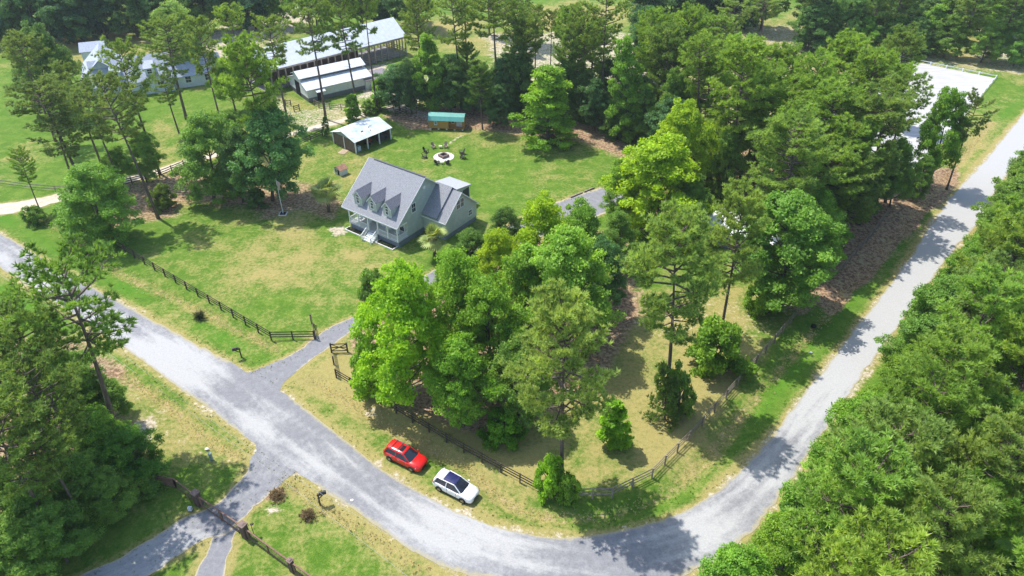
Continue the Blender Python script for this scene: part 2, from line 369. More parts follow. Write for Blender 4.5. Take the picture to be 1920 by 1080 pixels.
# ---------------------------------------------------------------- gravel sheets
def gravel_mat(name, base, pale, edge, pale_amt, tracks=True, fine=0.16):
    m = bpy.data.materials.new(name); m.use_nodes = True
    n = m.node_tree.nodes; L = m.node_tree.links; b = n['Principled BSDF']
    b.inputs['Roughness'].default_value = 0.95; b.inputs['Specular IOR Level'].default_value = 0.15
    geo = n.new('ShaderNodeNewGeometry')
    def noise(sc, det=4, ro=0.6, src=None):
        z = n.new('ShaderNodeTexNoise'); z.inputs['Scale'].default_value = sc; z.inputs['Detail'].default_value = det; z.inputs['Roughness'].default_value = ro
        L.new(src or geo.outputs['Position'], z.inputs['Vector']); return z.outputs[0]
    au = n.new('ShaderNodeAttribute'); au.attribute_name = 'across'; al = n.new('ShaderNodeAttribute'); al.attribute_name = 'along'
    pa = n.new('ShaderNodeAttribute'); pa.attribute_name = 'pale'
    cv = n.new('ShaderNodeCombineXYZ'); L.new(au.outputs['Fac'], cv.inputs[0])
    ms = n.new('ShaderNodeMath'); ms.operation = 'MULTIPLY'; ms.inputs[1].default_value = 0.09; L.new(al.outputs['Fac'], ms.inputs[0]); L.new(ms.outputs[0], cv.inputs[1])
    nl = noise(2.2, 5, 0.7, cv.outputs[0]); nb = noise(0.3, 5, 0.7); nf = noise(6.0, 4, 0.7); ng = noise(1.4, 5, 0.7)
    def M(op, a, c):
        q = n.new('ShaderNodeMath'); q.operation = op
        for i, v in enumerate((a, c)):
            if isinstance(v, (int, float)): q.inputs[i].default_value = v
            else: L.new(v, q.inputs[i])
        return q.outputs[0]
    def ramp(v, lo, hi):
        q = n.new('ShaderNodeMapRange'); q.interpolation_type = 'SMOOTHSTEP'; q.inputs['From Min'].default_value = lo; q.inputs['From Max'].default_value = hi
        L.new(v, q.inputs[0]); return q.outputs[0]
    def mix(f, a, c):
        q = n.new('ShaderNodeMix'); q.data_type = 'RGBA'; L.new(f, q.inputs[0])
        for i, v in ((6, a), (7, c)):
            if isinstance(v, tuple): q.inputs[i].default_value = (*v, 1)
            else: L.new(v, q.inputs[i])
        return q.outputs[2]
    c = mix(ramp(ng, 0.3, 0.7), tuple(v * 0.90 for v in base), tuple(min(1, v * 1.10) for v in base))
    s = M('ADD', M('MULTIPLY', nl, 0.75), M('MULTIPLY', nb, 0.25))
    s = M('ADD', s, M('MULTIPLY', M('SUBTRACT', ng, 0.5), 0.35))
    s = M('ADD', s, M('MULTIPLY', M('SUBTRACT', pa.outputs['Fac'], 0.5), 0.62))
    c = mix(ramp(s, 0.50 - pale_amt * 0.22, 0.92 - pale_amt * 0.2), c, pale)
    ab = M('ABSOLUTE', au.outputs['Fac'], 0)
    ea = n.new('ShaderNodeAttribute'); ea.attribute_name = 'edge'
    e = M('MULTIPLY', M('ADD', ab, M('MULTIPLY', M('SUBTRACT', ng, 0.5), 0.35)), ea.outputs['Fac'])
    c = mix(ramp(e, 0.84, 1.0), c, edge)
    mr = n.new('ShaderNodeMapRange'); mr.inputs['From Min'].default_value = 0.25; mr.inputs['From Max'].default_value = 0.75; mr.inputs['To Min'].default_value = 1 - fine; mr.inputs['To Max'].default_value = 1 + fine
    L.new(nf, mr.inputs[0]); vm = n.new('ShaderNodeVectorMath'); vm.operation = 'SCALE'; L.new(c, vm.inputs[0]); L.new(mr.outputs[0], vm.inputs['Scale'])
    L.new(vm.outputs[0], b.inputs['Base Color'])
    bp = n.new('ShaderNodeBump'); bp.inputs['Strength'].default_value = 0.35; bp.inputs['Distance'].default_value = 0.04; L.new(nf, bp.inputs['Height']); L.new(bp.outputs[0], b.inputs['Normal'])
    return m
def resample(pts, n):
    seg = [0]
    for i in range(1, len(pts)): seg.append(seg[-1] + (pts[i] - pts[i - 1]).length)
    out = []; j = 0
    for i in range(n):
        s = seg[-1] * i / (n - 1)
        while j < len(seg) - 2 and seg[j + 1] < s: j += 1
        t = (s - seg[j]) / max(1e-6, seg[j + 1] - seg[j]); out.append(pts[j].lerp(pts[j + 1], t))
    return out, seg[-1]
def sheet(name, A_, B_, z, m, jit=0.35, palefn=None, seed=5, cols=17, open_=0, gaps=()):
    a = catmull(GP(A_), 8); b = catmull(GP(B_), 8)
    n = max(12, int(resample(a, 3)[1] / 0.45)); a, la = resample(a, n); b, _ = resample(b, n)
    if palefn == 'road':      # keep stations square to the road where edges differ in length
        pass
    vs = []; ac = []; al = []
    for i in range(n):
        p, q = a[i], b[i]; d = (q - p).normalized()
        w1 = (fbm(np.array([i * 0.5]), np.array([1.0]), 1.6, seed)[0] - 0.5) * 2 * jit + (vnoise(np.array([i * 0.45]), np.array([9.0]), 0.9, seed)[0] - .5) * jit
        w2 = (fbm(np.array([i * 0.5]), np.array([44.0]), 1.6, seed + 9)[0] - 0.5) * 2 * jit + (vnoise(np.array([i * 0.45]), np.array([19.0]), 0.9, seed)[0] - .5) * jit
        p = p + d * w1; q = q + d * w2
        for j in range(cols):
            t = j / (cols - 1); v = p.lerp(q, t); vs.append((v.x, v.y, z)); ac.append(2 * t - 1); al.append(la * i / (n - 1))
    idx = np.arange(n * cols).reshape(n, cols)
    f = np.stack([idx[:-1, :-1], idx[1:, :-1], idx[1:, 1:], idx[:-1, 1:]], -1).reshape(-1, 4)
    vs = np.array(vs); me = np_mesh(name, vs, f, 4, m)
    if len(me.polygons) and me.polygons[0].normal.z < 0: me.flip_normals()
    ac = np.array(ac); al = np.array(al)
    pl = np.full(len(vs), 0.5) if not callable(palefn) else palefn(vs, ac, al)
    ed = np.ones(len(vs)) if not open_ else sstep(open_ * .55, open_, al)
    for gx, gy, gr in gaps:
        c = G(gx, gy); ed = ed * (1 - np.exp(-(((vs[:, 0] - c.x) ** 2 + (vs[:, 1] - c.y) ** 2) / gr ** 2) ** 2))
    for nm, arr in (('across', ac), ('along', al), ('pale', pl), ('edge', ed)):
        t = me.attributes.new(nm, 'FLOAT', 'POINT'); t.data.foreach_set('value', arr.astype(np.float32))
    o = bpy.data.objects.new(name, me); COL.objects.link(o); tag(o, kind='structure'); return o
def road_pale(vs, ac, al):
    p = np.full(len(vs), 0.36)
    def blob(px, py, r, a, ex=1.0):
        c = G(px, py); return a * np.exp(-(((vs[:, 0] - c.x) ** 2 + (vs[:, 1] - c.y) ** 2) / r ** 2))
    for q in [(0, 480, 5, .35), (60, 540, 4, .5), (200, 610, 4, .5), (290, 660, 4.5, .6), (340, 680, 4, .5), (390, 700, 3, .35), (490, 790, 2.5, .4), (600, 860, 3, .3), (790, 960, 3, .4), (860, 985, 3.5, .5), (940, 1000, 3.5, .4), (1000, 1060, 4, .2), (1290, 985, 4, .35), (1340, 1000, 4, .35), (1440, 900, 4, .4)]:
        p += blob(*q)
    p += sstep(1, 26, vs[:, 1] - 42) * sstep(15, 25, vs[:, 0]) * 0.95     # the far stretch on the right is chalky
    p += 0.22 * sstep(-.1, .5, ac) * (vs[:, 0] < -5)
    p += 0.22 * np.exp(-((np.abs(ac) - 0.42) / 0.13) ** 2)
    return np.clip(p, 0, 1.3)
GRAV = gravel_mat('road_gravel', (0.212, 0.211, 0.219), (0.385, 0.378, 0.367), (0.34, 0.30, 0.19), 0.30)
GRAV2 = gravel_mat('drive_gravel', (0.210, 0.209, 0.218), (0.34, 0.335, 0.325), (0.42, 0.36, 0.24), 0.05)
GRAV3 = gravel_mat('track_sand', (0.46, 0.38, 0.28), (0.68, 0.63, 0.54), (0.30, 0.27, 0.13), 0.6)
sheet('driveway', DRIVE_A, DRIVE_B, 0.014, GRAV2, 0.18, seed=11, open_=7)
sheet('gated_lane', LANE_A, LANE_B, 0.018, GRAV2, 0.3, lambda v, a, l: np.full(len(v), .62) + .3 * (l > 15), seed=14, open_=7)
sheet('side_lane', LANE2_A, LANE2_B, 0.010, GRAV2, 0.3, seed=17)
sheet('gravel_road', ROAD_UP, ROAD_LO, 0.026, GRAV, 0.42, road_pale, seed=21, cols=21, gaps=((524, 862, 3.9), (486, 716, 3.7)))
sheet('sandy_track', TRACK_A, TRACK_B, 0.012, GRAV3, 0.3, seed=24, cols=9)
SAND = mat('white_arena_sand', (0.37, 0.36, 0.35), 0.95, 0.1, nscale=0.9, col2=(0.49, 0.48, 0.465), stretch=(.25, 1.6, 1))
cA = G(1867, 147); u = (G(1730, 119) - cA).normalized(); v = Vector((-u.y, u.x, 0)); v = v if v.y < 0 else -v
AR = [cA, cA + u * 24, cA + u * 24 + v * 58, cA + v * 58]
b = MB(); b.add([(p.x, p.y, 0.03) for p in AR], [(0, 1, 2, 3)]); o = b.build('riding_arena', SAND); tag(o, kind='structure')
if o.data.polygons[0].normal.z < 0: o.data.flip_normals()

# ================================================================ TREES
def unit(v): return v / (np.linalg.norm(v, axis=-1, keepdims=True) + 1e-9)
class Foliage:
    def __init__(s, seed): s.rs = np.random.RandomState(seed); s.V = []; s.F = []; s.T = []; s.n = 0
    def blades(s, C, out, k, L, w, up=0.55, tint=0.5):
        """needle tufts: k thin triangles radiating at each centre"""
        rs = s.rs; n = len(C); C = np.repeat(C, k, 0); O = np.repeat(out, k, 0)
        d = rs.normal(size=(n * k, 3)); d = unit(unit(d) + O * 0.75 + np.array([0, 0, up]))
        side = unit(np.cross(d, rs.normal(size=(n * k, 3)))) * w * 0.62
        l = L * (0.7 + 0.6 * rs.rand(n * k, 1))
        a = C - side; b_ = C + side; m = C + d * l
        base = C - d * l * 0.12
        V = np.stack([a + d * l * 0.25, base, b_ + d * l * 0.25, m], 1).reshape(-1, 3)
        F = (np.arange(n * k)[:, None] * 4 + np.array([0, 1, 2, 3])) + s.n
        t = np.repeat(np.clip(np.repeat(tint, k) + rs.normal(size=n * k) * 0.10, 0, 1), 4) if hasattr(tint, '__len__') else np.full(n * k * 4, tint)
        s.V.append(V); s.F.append(F); s.T.append(t); s.n += len(V)
    def leaves(s, C, out, k, rad, size, flat=0.5, tint=0.5, up=0.7):
        rs = s.rs; n = len(C); N = n * k
        rad = np.repeat(np.broadcast_to(rad, (n,)), k)[:, None]
        q = unit(rs.normal(size=(N, 3))) * (rs.rand(N, 1) ** 0.45)
        P = np.repeat(C, k, 0) + q * rad * np.array([1, 1, flat])
        nrm = unit(rs.normal(size=(N, 3)) * 0.75 + np.array([0, 0, up]) + np.repeat(out, k, 0) * 0.6)
        a = unit(np.cross(nrm, rs.normal(size=(N, 3)))); b_ = np.cross(nrm, a)
        z = size * (0.6 + 0.8 * rs.rand(N, 1)); a = a * z * 0.62; b_ = b_ * z * 0.42
        V = np.stack([P - a, P - b_ - nrm * z * .08, P + a, P + b_ - nrm * z * .08], 1).reshape(-1, 3)
        F = (np.arange(N)[:, None] * 4 + np.array([0, 1, 2, 3])) + s.n
        t = np.repeat(np.clip(np.repeat(tint, k) + rs.normal(size=N) * 0.12, 0, 1), 4)
        s.V.append(V); s.F.append(F); s.T.append(t); s.n += len(V)
    def mesh(s, name, m): return np_mesh(name, np.concatenate(s.V), np.concatenate(s.F), 4, m, np.concatenate(s.T))

VAR = {}
def make_pine(key, seed, H=22.0, start=0.55, Rc=4.6, nb=44, sub=9, k=15, L=0.46, w=0.085, shape='round', gaps=0.25, rb=0.24):
    rnd = random.Random(seed); fo = Foliage(seed); tb = MB()
    bend = rnd.uniform(0, 6.28); amp = rnd.uniform(0.1, 0.45)
    def axis(z):
        t = z / H; return Vector((math.cos(bend) * amp * math.sin(t * 3.0), math.sin(bend) * amp * math.sin(t * 3.0), z))
    zs = [H * i / 12 for i in range(13)]
    tb.tube([axis(z) for z in zs], [rb * (1.25 if i == 0 else 1) * (1 - 0.93 * (z / H) ** 1.15) + 0.015 for i, z in enumerate(zs)], 8)
    C = []; O = []; T = []
    gap_a = [(rnd.uniform(0, 6.28), rnd.uniform(start, 0.95)) for _ in range(5)]
    ga = rnd.uniform(0, 6.28)
    for i in range(nb):
        t = (i + rnd.random() * 0.8) / nb; z = H * (start + (0.985 - start) * t)
        ga += 2.4 + rnd.uniform(-.4, .4)
        if shape == 'round': prof = (0.50 + 1.05 * t) if t < 0.42 else math.sqrt(max(0.0, 1 - ((t - 0.42) / 0.66) ** 2)) * 0.94
        elif shape == 'cone': prof = 1.0 - 0.85 * t
        else: prof = (0.72 + 0.5 * t) if t < 0.5 else 1.0 - 1.2 * (t - 0.5) ** 1.2
        if any(abs((ga - a + math.pi) % (2 * math.pi) - math.pi) < 0.5 and abs(start + (1 - start) * t - q) < 0.08 for a, q in gap_a) and rnd.random() < 0.8: continue
        Lb = Rc * prof * rnd.uniform(0.72, 1.12)
        if rnd.random() < gaps * 0.5: Lb *= 0.6
        el = R(-4 + 42 * t + rnd.uniform(-9, 9))
        d = Vector((math.cos(ga) * math.cos(el), math.sin(ga) * math.cos(el), math.sin(el)))
        p0 = axis(z); up = Vector((0, 0, 1))
        pts = [p0, p0 + d * Lb * 0.5 - up * 0.05 * Lb, p0 + d * Lb + up * 0.10 * Lb]
        tb.tube(pts, [0.05 + 0.014 * Lb, 0.035 + 0.006 * Lb, 0.015], 4, False)
        tone = 0.5 + rnd.uniform(-0.2, 0.2)
        ns = max(3, int(sub * (0.45 + 0.55 * Lb / Rc)))
        for j in range(ns):
            s_ = 0.34 + 0.66 * (j + rnd.random()) / ns
            q = pts[1].lerp(pts[2], (s_ - 0.5) * 2) if s_ > 0.5 else pts[0].lerp(pts[1], s_ * 2)
            lat = d.cross(up).normalized() * (1 if j % 2 else -1)
            dd = (d * 0.7 + lat * rnd.uniform(0.5, 1.0) + up * rnd.uniform(0.0, 0.5)).normalized()
            sl = Lb * rnd.uniform(0.22, 0.42) * (1.15 - 0.55 * s_) + 0.2
            e = q + dd * sl
            tb.tube([q, e], [0.022, 0.01], 3, False)
            for u_ in range(3):
                f = (u_ + 1) / 3; c = q.lerp(e, f) + Vector((rnd.gauss(0, .12), rnd.gauss(0, .12), rnd.gauss(0.03, .09)))
                C.append(c); O.append(dd); T.append(min(1, max(0, tone + rnd.gauss(0, 0.13))))
        for u_ in range(2):
            C.append(pts[2] + Vector((rnd.gauss(0, .14), rnd.gauss(0, .14), rnd.gauss(0, .1)))); O.append(d); T.append(tone)
    for u_ in range(10):
        C.append(axis(H * rnd.uniform(.93, 1.0)) + Vector((rnd.gauss(0, .3), rnd.gauss(0, .3), 0))); O.append(Vector((0, 0, 1))); T.append(.6)
    # a few bare dead branch stubs below the crown
    for i in range(5):
        z = H * (start - rnd.uniform(0.02, 0.14)); a = rnd.uniform(0, 6.28); l = rnd.uniform(0.5, 1.6)
        if z > 1: tb.tube([axis(z), axis(z) + Vector((math.cos(a) * l, math.sin(a) * l, rnd.uniform(-.2, .3)))], [0.04, 0.01], 3, False)
    fo.blades(np.array([tuple(c) for c in C]), np.array([tuple(c) for c in O]), k, L, w, tint=np.array(T))
    cm = fo.mesh('crown_' + key, M_NEEDLE)
    to = tb.build('trunk', M_BARK_PINE, smooth=True); tm = to.data; bpy.data.objects.remove(to)
    VAR[key] = (tm, cm, H, Rc)

def make_broad(key, seed, H=14.0, start=0.22, Rc=5.0, ncl=170, k=85, leaf=0.34, shape='round', flat=0.55, cl=1.05, trunks=1, lobes=6):
    rnd = random.Random(seed); rs = np.random.RandomState(seed); fo = Foliage(seed); tb = MB()
    ph = [(rnd.uniform(0, 6.28), rnd.randint(2, 4), rnd.uniform(0.08, 0.2), rnd.uniform(0, 6.28)) for _ in range(4)]
    def prof(t, a):
        if shape == 'round': p = math.sin(math.pi * (0.10 + 0.90 * t) ** 0.80) ** 0.58 if t < 1 else 0
        elif shape == 'column': p = (0.55 + 0.45 * math.sin(math.pi * min(1, t * 1.15))) * (1 - max(0, t - 0.55) ** 1.5 * 2.2)
        elif shape == 'cone': p = (1 - t) ** 0.72 * (0.86 + 0.14 * math.sin(t * 40)) + 0.06 if t > 0.1 else 0.85
        elif shape == 'bush': p = math.sqrt(max(0, 1 - t ** 2.2))
        else: p = 1
        for a0, n, am, tt in ph: p *= 1 + am * math.sin(n * a + a0 + 3.0 * t * n)
        return max(0.05, p)
    # big boughs: lobe centres give the crown its lumps and gaps
    lob = []
    for i in range(lobes * 4):
        t = (i + rnd.random()) / (lobes * 4); a = i * 2.4 + rnd.uniform(-.5, .5)
        r = Rc * prof(t, a) * rnd.uniform(0.55, 0.85)
        lob.append((Vector((math.cos(a) * r, math.sin(a) * r, H * (start + (1 - start) * (0.04 + 0.90 * t)))), rnd.uniform(0.8, 1.25) * Rc * 0.33, rnd.uniform(-.2, .2)))
    C = []; O = []; T = []; RR = []
    per = max(3, ncl // len(lob))
    for c, r, tone in lob:
        for j in range(per):
            q = Vector((rnd.gauss(0, 1), rnd.gauss(0, 1), rnd.gauss(0.35, 1))).normalized() * r * rnd.uniform(0.55, 1.05); q.z *= 0.72
            p = c + q; C.append(p); o = (Vector((p.x, p.y, 0)) * 0.25 + q); O.append(o.normalized() if o.length > 0 else q)
            T.append(min(1, max(0, 0.5 + tone + rnd.gauss(0, .12)))); RR.append(cl * rnd.uniform(0.6, 1.15) * Rc / 5.0 + 0.12)
    fo.leaves(np.array([tuple(c) for c in C]), np.array([tuple(c) for c in O]), k, np.array(RR), leaf, flat, np.array(T))
    for tr in range(trunks):
        a = rnd.uniform(0, 6.28); off = 0 if trunks == 1 else 0.35
        b0 = Vector((math.cos(a) * off, math.sin(a) * off, 0)); top = Vector((math.cos(a) * off * 3, math.sin(a) * off * 3, H * 0.86))
        zs = [0, 0.15, 0.35, 0.6, 0.86]; rb = 0.032 * Rc + 0.05
        tb.tube([b0.lerp(top, z / 0.86) + Vector((rnd.gauss(0, .08), rnd.gauss(0, .08), 0)) for z in zs], [rb * 1.3, rb, rb * .8, rb * .5, .03], 7)
    for c, r, tone in lob:
        z0 = max(H * start * 0.7, c.z - (Vector((c.x, c.y, 0)).length * 0.8)); p0 = Vector((0, 0, min(z0, H * 0.8)))
        mid = p0.lerp(c, 0.5) - Vector((0, 0, 0.1 * r)); tb.tube([p0, mid, c], [0.09, 0.06, 0.02], 4, False)
    cm = fo.mesh('crown_' + key, M_LEAF)
    to = tb.build('trunk', M_BARK, smooth=True); tm = to.data; bpy.data.objects.remove(to)
    VAR[key] = (tm, cm, H, Rc)

for i in range(4): make_pine('pine%d' % i, 100 + i, 22, (0.56, 0.60, 0.52, 0.64)[i], 4.4, 46, 9, 17, shape='round')
for i in range(3): make_pine('fpine%d' % i, 200 + i, 19, (0.42, 0.36, 0.48)[i], 4.3, 66, 12, 19, shape='round', gaps=0.12)
for i in range(3): make_pine('opine%d' % i, 300 + i, 20, (0.48, 0.50, 0.42)[i], 5.0, 54, 16, 20, L=0.46, shape='oval', gaps=0.2)
make_pine('cedar', 401, 6, 0.03, 2.0, 40, 7, 14, L=0.34, w=0.06, shape='cone', rb=0.1)
for i in range(4): make_broad('broad%d' % i, 500 + i, 14, (0.12, 0.2, 0.08, 0.25)[i], 5.0, 320, 125, 0.225, lobes=(7, 8, 7, 6)[i], cl=0.85)
for i in range(2): make_broad('column%d' % i, 600 + i, 14, 0.05, 3.2, 230, 110, 0.22, shape='column', lobes=7)
make_broad('cone0', 700, 14, 0.02, 4.2, 240, 80, 0.26, shape='cone', lobes=10, flat=0.35, cl=0.9)
make_broad('cone1', 701, 6, 0.02, 2.0, 110, 60, 0.26, shape='cone', lobes=6, cl=0.9)
for i in range(2): make_broad('bush%d' % i, 800 + i, 3.0, 0.0, 2.0, 110, 90, 0.18, shape='bush', lobes=5, trunks=3)
for i in range(2): make_broad('fine%d' % i, 850 + i, 13, 0.15, 5.0, 290, 110, 0.22, lobes=9, cl=0.85)

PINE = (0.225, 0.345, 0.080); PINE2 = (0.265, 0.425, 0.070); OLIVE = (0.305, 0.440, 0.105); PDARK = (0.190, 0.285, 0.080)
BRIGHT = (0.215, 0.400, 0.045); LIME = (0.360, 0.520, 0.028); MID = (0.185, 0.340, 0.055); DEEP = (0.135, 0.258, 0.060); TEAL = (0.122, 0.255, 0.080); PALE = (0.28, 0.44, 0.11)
ntree = [0]
def tree(var, top, lab, cat='tree', base=None, h=None, r=None, col=MID, group=None, name=None, seed=None, basew=None, parts=True, tr=None):
    """place one tree: top = pixel of its tip in the photo, base = pixel of its foot (or basew world point) or a height h"""
    ntree[0] += 1; rnd = random.Random(seed if seed is not None else ntree[0] * 7 + 3)
    if basew is not None: g = Vector(basew); tp = Vector((g.x, g.y, h))
    elif base is not None:
        g = G(*base); hh = zat(g, top[1]); tt = G(top[0], top[1], hh); tp = Vector((tt.x, tt.y, hh)); h = hh
    else:
        tp = G(top[0], top[1], h); g = Vector((tp.x, tp.y, 0))
    tm, cm, H, Rc = VAR[var]; r = r or Rc
    if basew is None: r *= (1.04 if 'fpine' in var else (0.90 if 'opine' in var else 0.97)) if 'pine' in var else (0.80 if 'bush' not in var and 'cone' not in var else 0.92)
    else: r *= 0.95
    nm = name or ('pine_tree' if 'pine' in var else ('shrub' if 'bush' in var else 'broadleaf_tree'))
    root = empty(nm); ax = tp - Vector((g.x, g.y, 0))
    lean = Quaternion() if ax.length < 1 else Vector((0, 0, 1)).rotation_difference(ax.normalized())
    if lean.angle > R(14): lean = Quaternion(lean.axis, R(14))
    root.rotation_mode = 'QUATERNION'; root.rotation_quaternion = lean @ Quaternion((0, 0, 1), rnd.uniform(0, 6.28))
    root.location = (g.x, g.y, -0.12); root.scale = (r / Rc, r / Rc, ax.length / H)
    c = bpy.data.objects.new('crown', cm); COL.objects.link(c); c.parent = root
    w_ = 1.0 if basew is not None else 0.4; j = 1 + rnd.uniform(-0.14, 0.15) * w_; jj = 1 + rnd.uniform(-0.08, 0.10) * w_
    c.color = (col[0] * j * jj, col[1] * j, col[2] * j / jj, 1)
    t = bpy.data.objects.new('trunk', tm); COL.objects.link(t); t.parent = root
    tag(root, lab, cat, group); return root


P = lambda var, top, base, r, col, lab, **k: tree(var, top, lab, 'pine tree', base=base, r=r, col=col, group=k.pop('group', 'tall pines'), **k)
PH = lambda var, top, h, r, col, lab, **k: tree(var, top, lab, 'pine tree', h=h, r=r, col=col, group=k.pop('group', 'tall pines'), **k)
D = lambda var, top, base, r, col, lab, **k: tree(var, top, lab, k.pop('cat', 'tree'), base=base, r=r, col=col, **k)
DH = lambda var, top, h, r, col, lab, **k: tree(var, top, lab, 'tree', h=h, r=r, col=col, **k)
# --- left grove between the two entrance tracks
P('pine0', (218, 83), (300, 326), 4.2, PINE, 'tall pine at the rail fence by the sandy track, crown before the far farmhouse')
P('pine1', (185, 152), (297, 409), 4.6, PDARK, 'leaning pine with its long bare trunk rooted at the front lawn corner of the grove')
P('pine2', (150, 165), (230, 353), 3.4, PDARK, 'slimmer pine just left of the leaning lawn-corner pine')
P('pine3', (62, 158), (156, 353), 5.2, PDARK, 'dark spreading pine with twin-looking trunk beside the sandy track at far left')
P('pine0', (100, 222), (143, 357), 4.3, PDARK, 'shorter dark pine tucked against the spreading far-left pine')
P('pine2', (33, 284), (75, 394), 1.9, MID, 'small lopped pine with a leafy tuft on a bare pole, by the sandy track entrance', seed=5)
D('broad0', (62, 46), (95, 215), 6.4, DEEP, 'big dark broadleaf tree at the far left edge with a lighter top')
PH('pine3', (28, 72), 19, 4.0, PDARK, 'pine in front of the big dark broadleaf at the far left edge')
PH('pine1', (122, 120), 18, 3.6, PDARK, 'pine left of the grey farmhouse garage')
P('pine2', (308, 40), (350, 224), 5.2, PINE, 'broad pine in front of the right wing of the far farmhouse')
DH('broad1', (318, 5), 16, 6.0, PALE, 'pale green domed tree behind the far farmhouse')
P('pine1', (366, 36), (424, 266), 3.5, PINE, 'slim tall pine right of the far farmhouse')
P('pine0', (303, 140), (336, 250), 3.0, PINE, 'small pine in the meadow before the far farmhouse')
P('pine3', (428, 14), (466, 165), 3.4, PINE2, 'thin pine on the bare sand left of the arena roof')
P('pine1', (500, 34), (541, 233), 4.3, PINE, 'pine overlapping the left end of the arena roof')
P('pine0', (568, -12), (611, 224), 4.7, PINE, 'pine whose trunk crosses the middle of the white barn')
P('pine2', (630, -28), (674, 216), 4.1, PINE, 'pine whose trunk crosses the right end of the white barn')
P('pine3', (680, -32), (708, 210), 3.6, PINE, 'pine just right of the white barn annex')
P('opine0', (450, 96), (522, 362), 5.4, PINE2, 'bushy tall pine rising from the grove near the flagpole', seed=9)
D('broad1', (500, 210), (512, 376), 7.0, (0.135, 0.29, 0.075), 'big blue-green tree left of the fan palm by the house')
D('broad2', (385, 212), (402, 372), 6.6, MID, 'leafy tree in the grove between the leaning pine and the flagpole')
D('broad0', (445, 240), (455, 380), 4.2, DEEP, 'low dark tree filling the middle of the left grove')
DH('broad3', (418, 108), 11, 4.4, BRIGHT, 'light green tree in front of the white barn corner')
D('broad2', (172, 312), (185, 448), 6.6, (0.19, 0.38, 0.055), 'dense low tree at the start of the front rail fence')
D('bush0', (135, 372), (142, 430), 2.6, BRIGHT, 'bright foliage mound left of the dense low tree at the fence start', seed=3)
D('broad1', (262, 250), (275, 342), 3.5, MID, 'young tree between the two pine trunks by the sandy track')
D('broad3', (215, 275), (222, 345), 2.8, MID, 'young tree left of the small copse by the sandy track')
D('bush1', (303, 350), (303, 390), 2.0, (0.17, 0.26, 0.045), 'round yellowish shrub below the leaning pine', cat='shrub')
D('bush0', (65, 391), (64, 418), 1.9, MID, 'round shrub at the corner of sandy track and gravel road', cat='shrub')
D('bush0', (478, 355), (480, 388), 1.7, DEEP, 'low dark shrub left of the flagpole', cat='shrub')
D('column1', (608, 215), (612, 256), 0.9, DEEP, 'narrow dark evergreen behind the left end of the open shed', name='evergreen')
D('cone1', (657, 176), (663, 226), 2.2, BRIGHT, 'bright young tree in front of the barn door pines')
D('cone1', (706, 146), (712, 205), 2.2, BRIGHT, 'bright young tree by the barn annex pine')
D('bush1', (690, 188), (694, 212), 1.6, MID, 'shrub between the two bright young trees by the barn', cat='shrub')
D('broad3', (430, 205), (436, 262), 2.6, MID, 'small tree beside the sandy farmyard gate')
# --- grove behind the back yard
D('fine0', (762, 112), (772, 214), 3.6, (0.14, 0.26, 0.08), 'grey-green open tree left of the cabin, nearest the white farmyard')
D('column0', (800, 62), (812, 214), 3.8, BRIGHT, 'bright leafy tree third from the left behind the cabin')
D('broad1', (842, 108), (846, 212), 4.3, DEEP, 'dark round tree directly behind the left end of the cabin')
P('pine2', (778, -8), (800, 190), 4.0, PINE, 'pine rising behind the grey-green tree left of the cabin')
P('pine0', (843, -24), (866, 205), 4.5, PINE, 'pine with a clear trunk rising right behind the cabin')
P('pine1', (868, -44), (876, 165), 3.8, PINE, 'second clear-trunked pine just right of the cabin pine')
P('pine3', (925, -12), (938, 208), 5.6, PINE, 'heavy pine behind the green evergreen beside the cabin')
P('fpine0', (985, 40), (990, 208), 3.6, PINE, 'pine peeping between the heavy cabin pine and the bright conical tree')
P('pine0', (962, 8), (970, 195), 3.8, PINE, 'slimmer pine right of the heavy pine behind the cabin')
D('opine2', (898, 128), (905, 243), 3.5, (0.15, 0.28, 0.06), 'feathery evergreen touching the right end of the cabin')
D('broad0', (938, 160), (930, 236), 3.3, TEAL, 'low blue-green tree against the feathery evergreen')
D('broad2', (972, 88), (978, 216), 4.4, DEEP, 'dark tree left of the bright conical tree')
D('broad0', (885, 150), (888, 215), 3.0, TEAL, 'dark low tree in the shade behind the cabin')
DH('column1', (978, 4), 12, 2.4, PALE, 'pale yellow-green slender tree near the far meadow')
P('pine1', (1004, 12), (1004, 168), 3.1, PINE, 'pine in front of the pale pond glint, left of its pair')
P('pine3', (1034, 24), (1030, 160), 2.8, PDARK, 'pine in front of the pale pond glint, right of its pair')
P('pine2', (1095, 22), (1093, 222), 4.0, PINE, 'pine behind the right flank of the bright conical tree')
P('pine0', (1140, -24), (1130, 232), 5.0, PINE, 'tallest pine above the right flank of the bright conical tree')
P('fpine1', (1072, 58), (1066, 222), 3.2, PINE, 'dull pine immediately behind the bright conical tree')
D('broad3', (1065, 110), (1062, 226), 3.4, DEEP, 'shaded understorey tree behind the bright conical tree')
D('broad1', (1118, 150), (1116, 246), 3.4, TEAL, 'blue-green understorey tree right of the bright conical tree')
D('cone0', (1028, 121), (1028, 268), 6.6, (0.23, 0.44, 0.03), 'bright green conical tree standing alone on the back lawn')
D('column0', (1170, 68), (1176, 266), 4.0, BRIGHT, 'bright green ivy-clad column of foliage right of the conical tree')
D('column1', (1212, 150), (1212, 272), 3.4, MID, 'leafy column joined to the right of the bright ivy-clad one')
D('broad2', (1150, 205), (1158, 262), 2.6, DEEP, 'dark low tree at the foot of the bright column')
P('pine1', (1222, 22), (1222, 222), 4.0, PINE2, 'pine right behind the bright green column')
P('fpine0', (1252, 62), (1256, 262), 4.0, PINE, 'pine second to the right of the bright green column')
P('fpine2', (1290, 28), (1284, 238), 4.1, PINE2, 'pine third to the right of the bright green column')
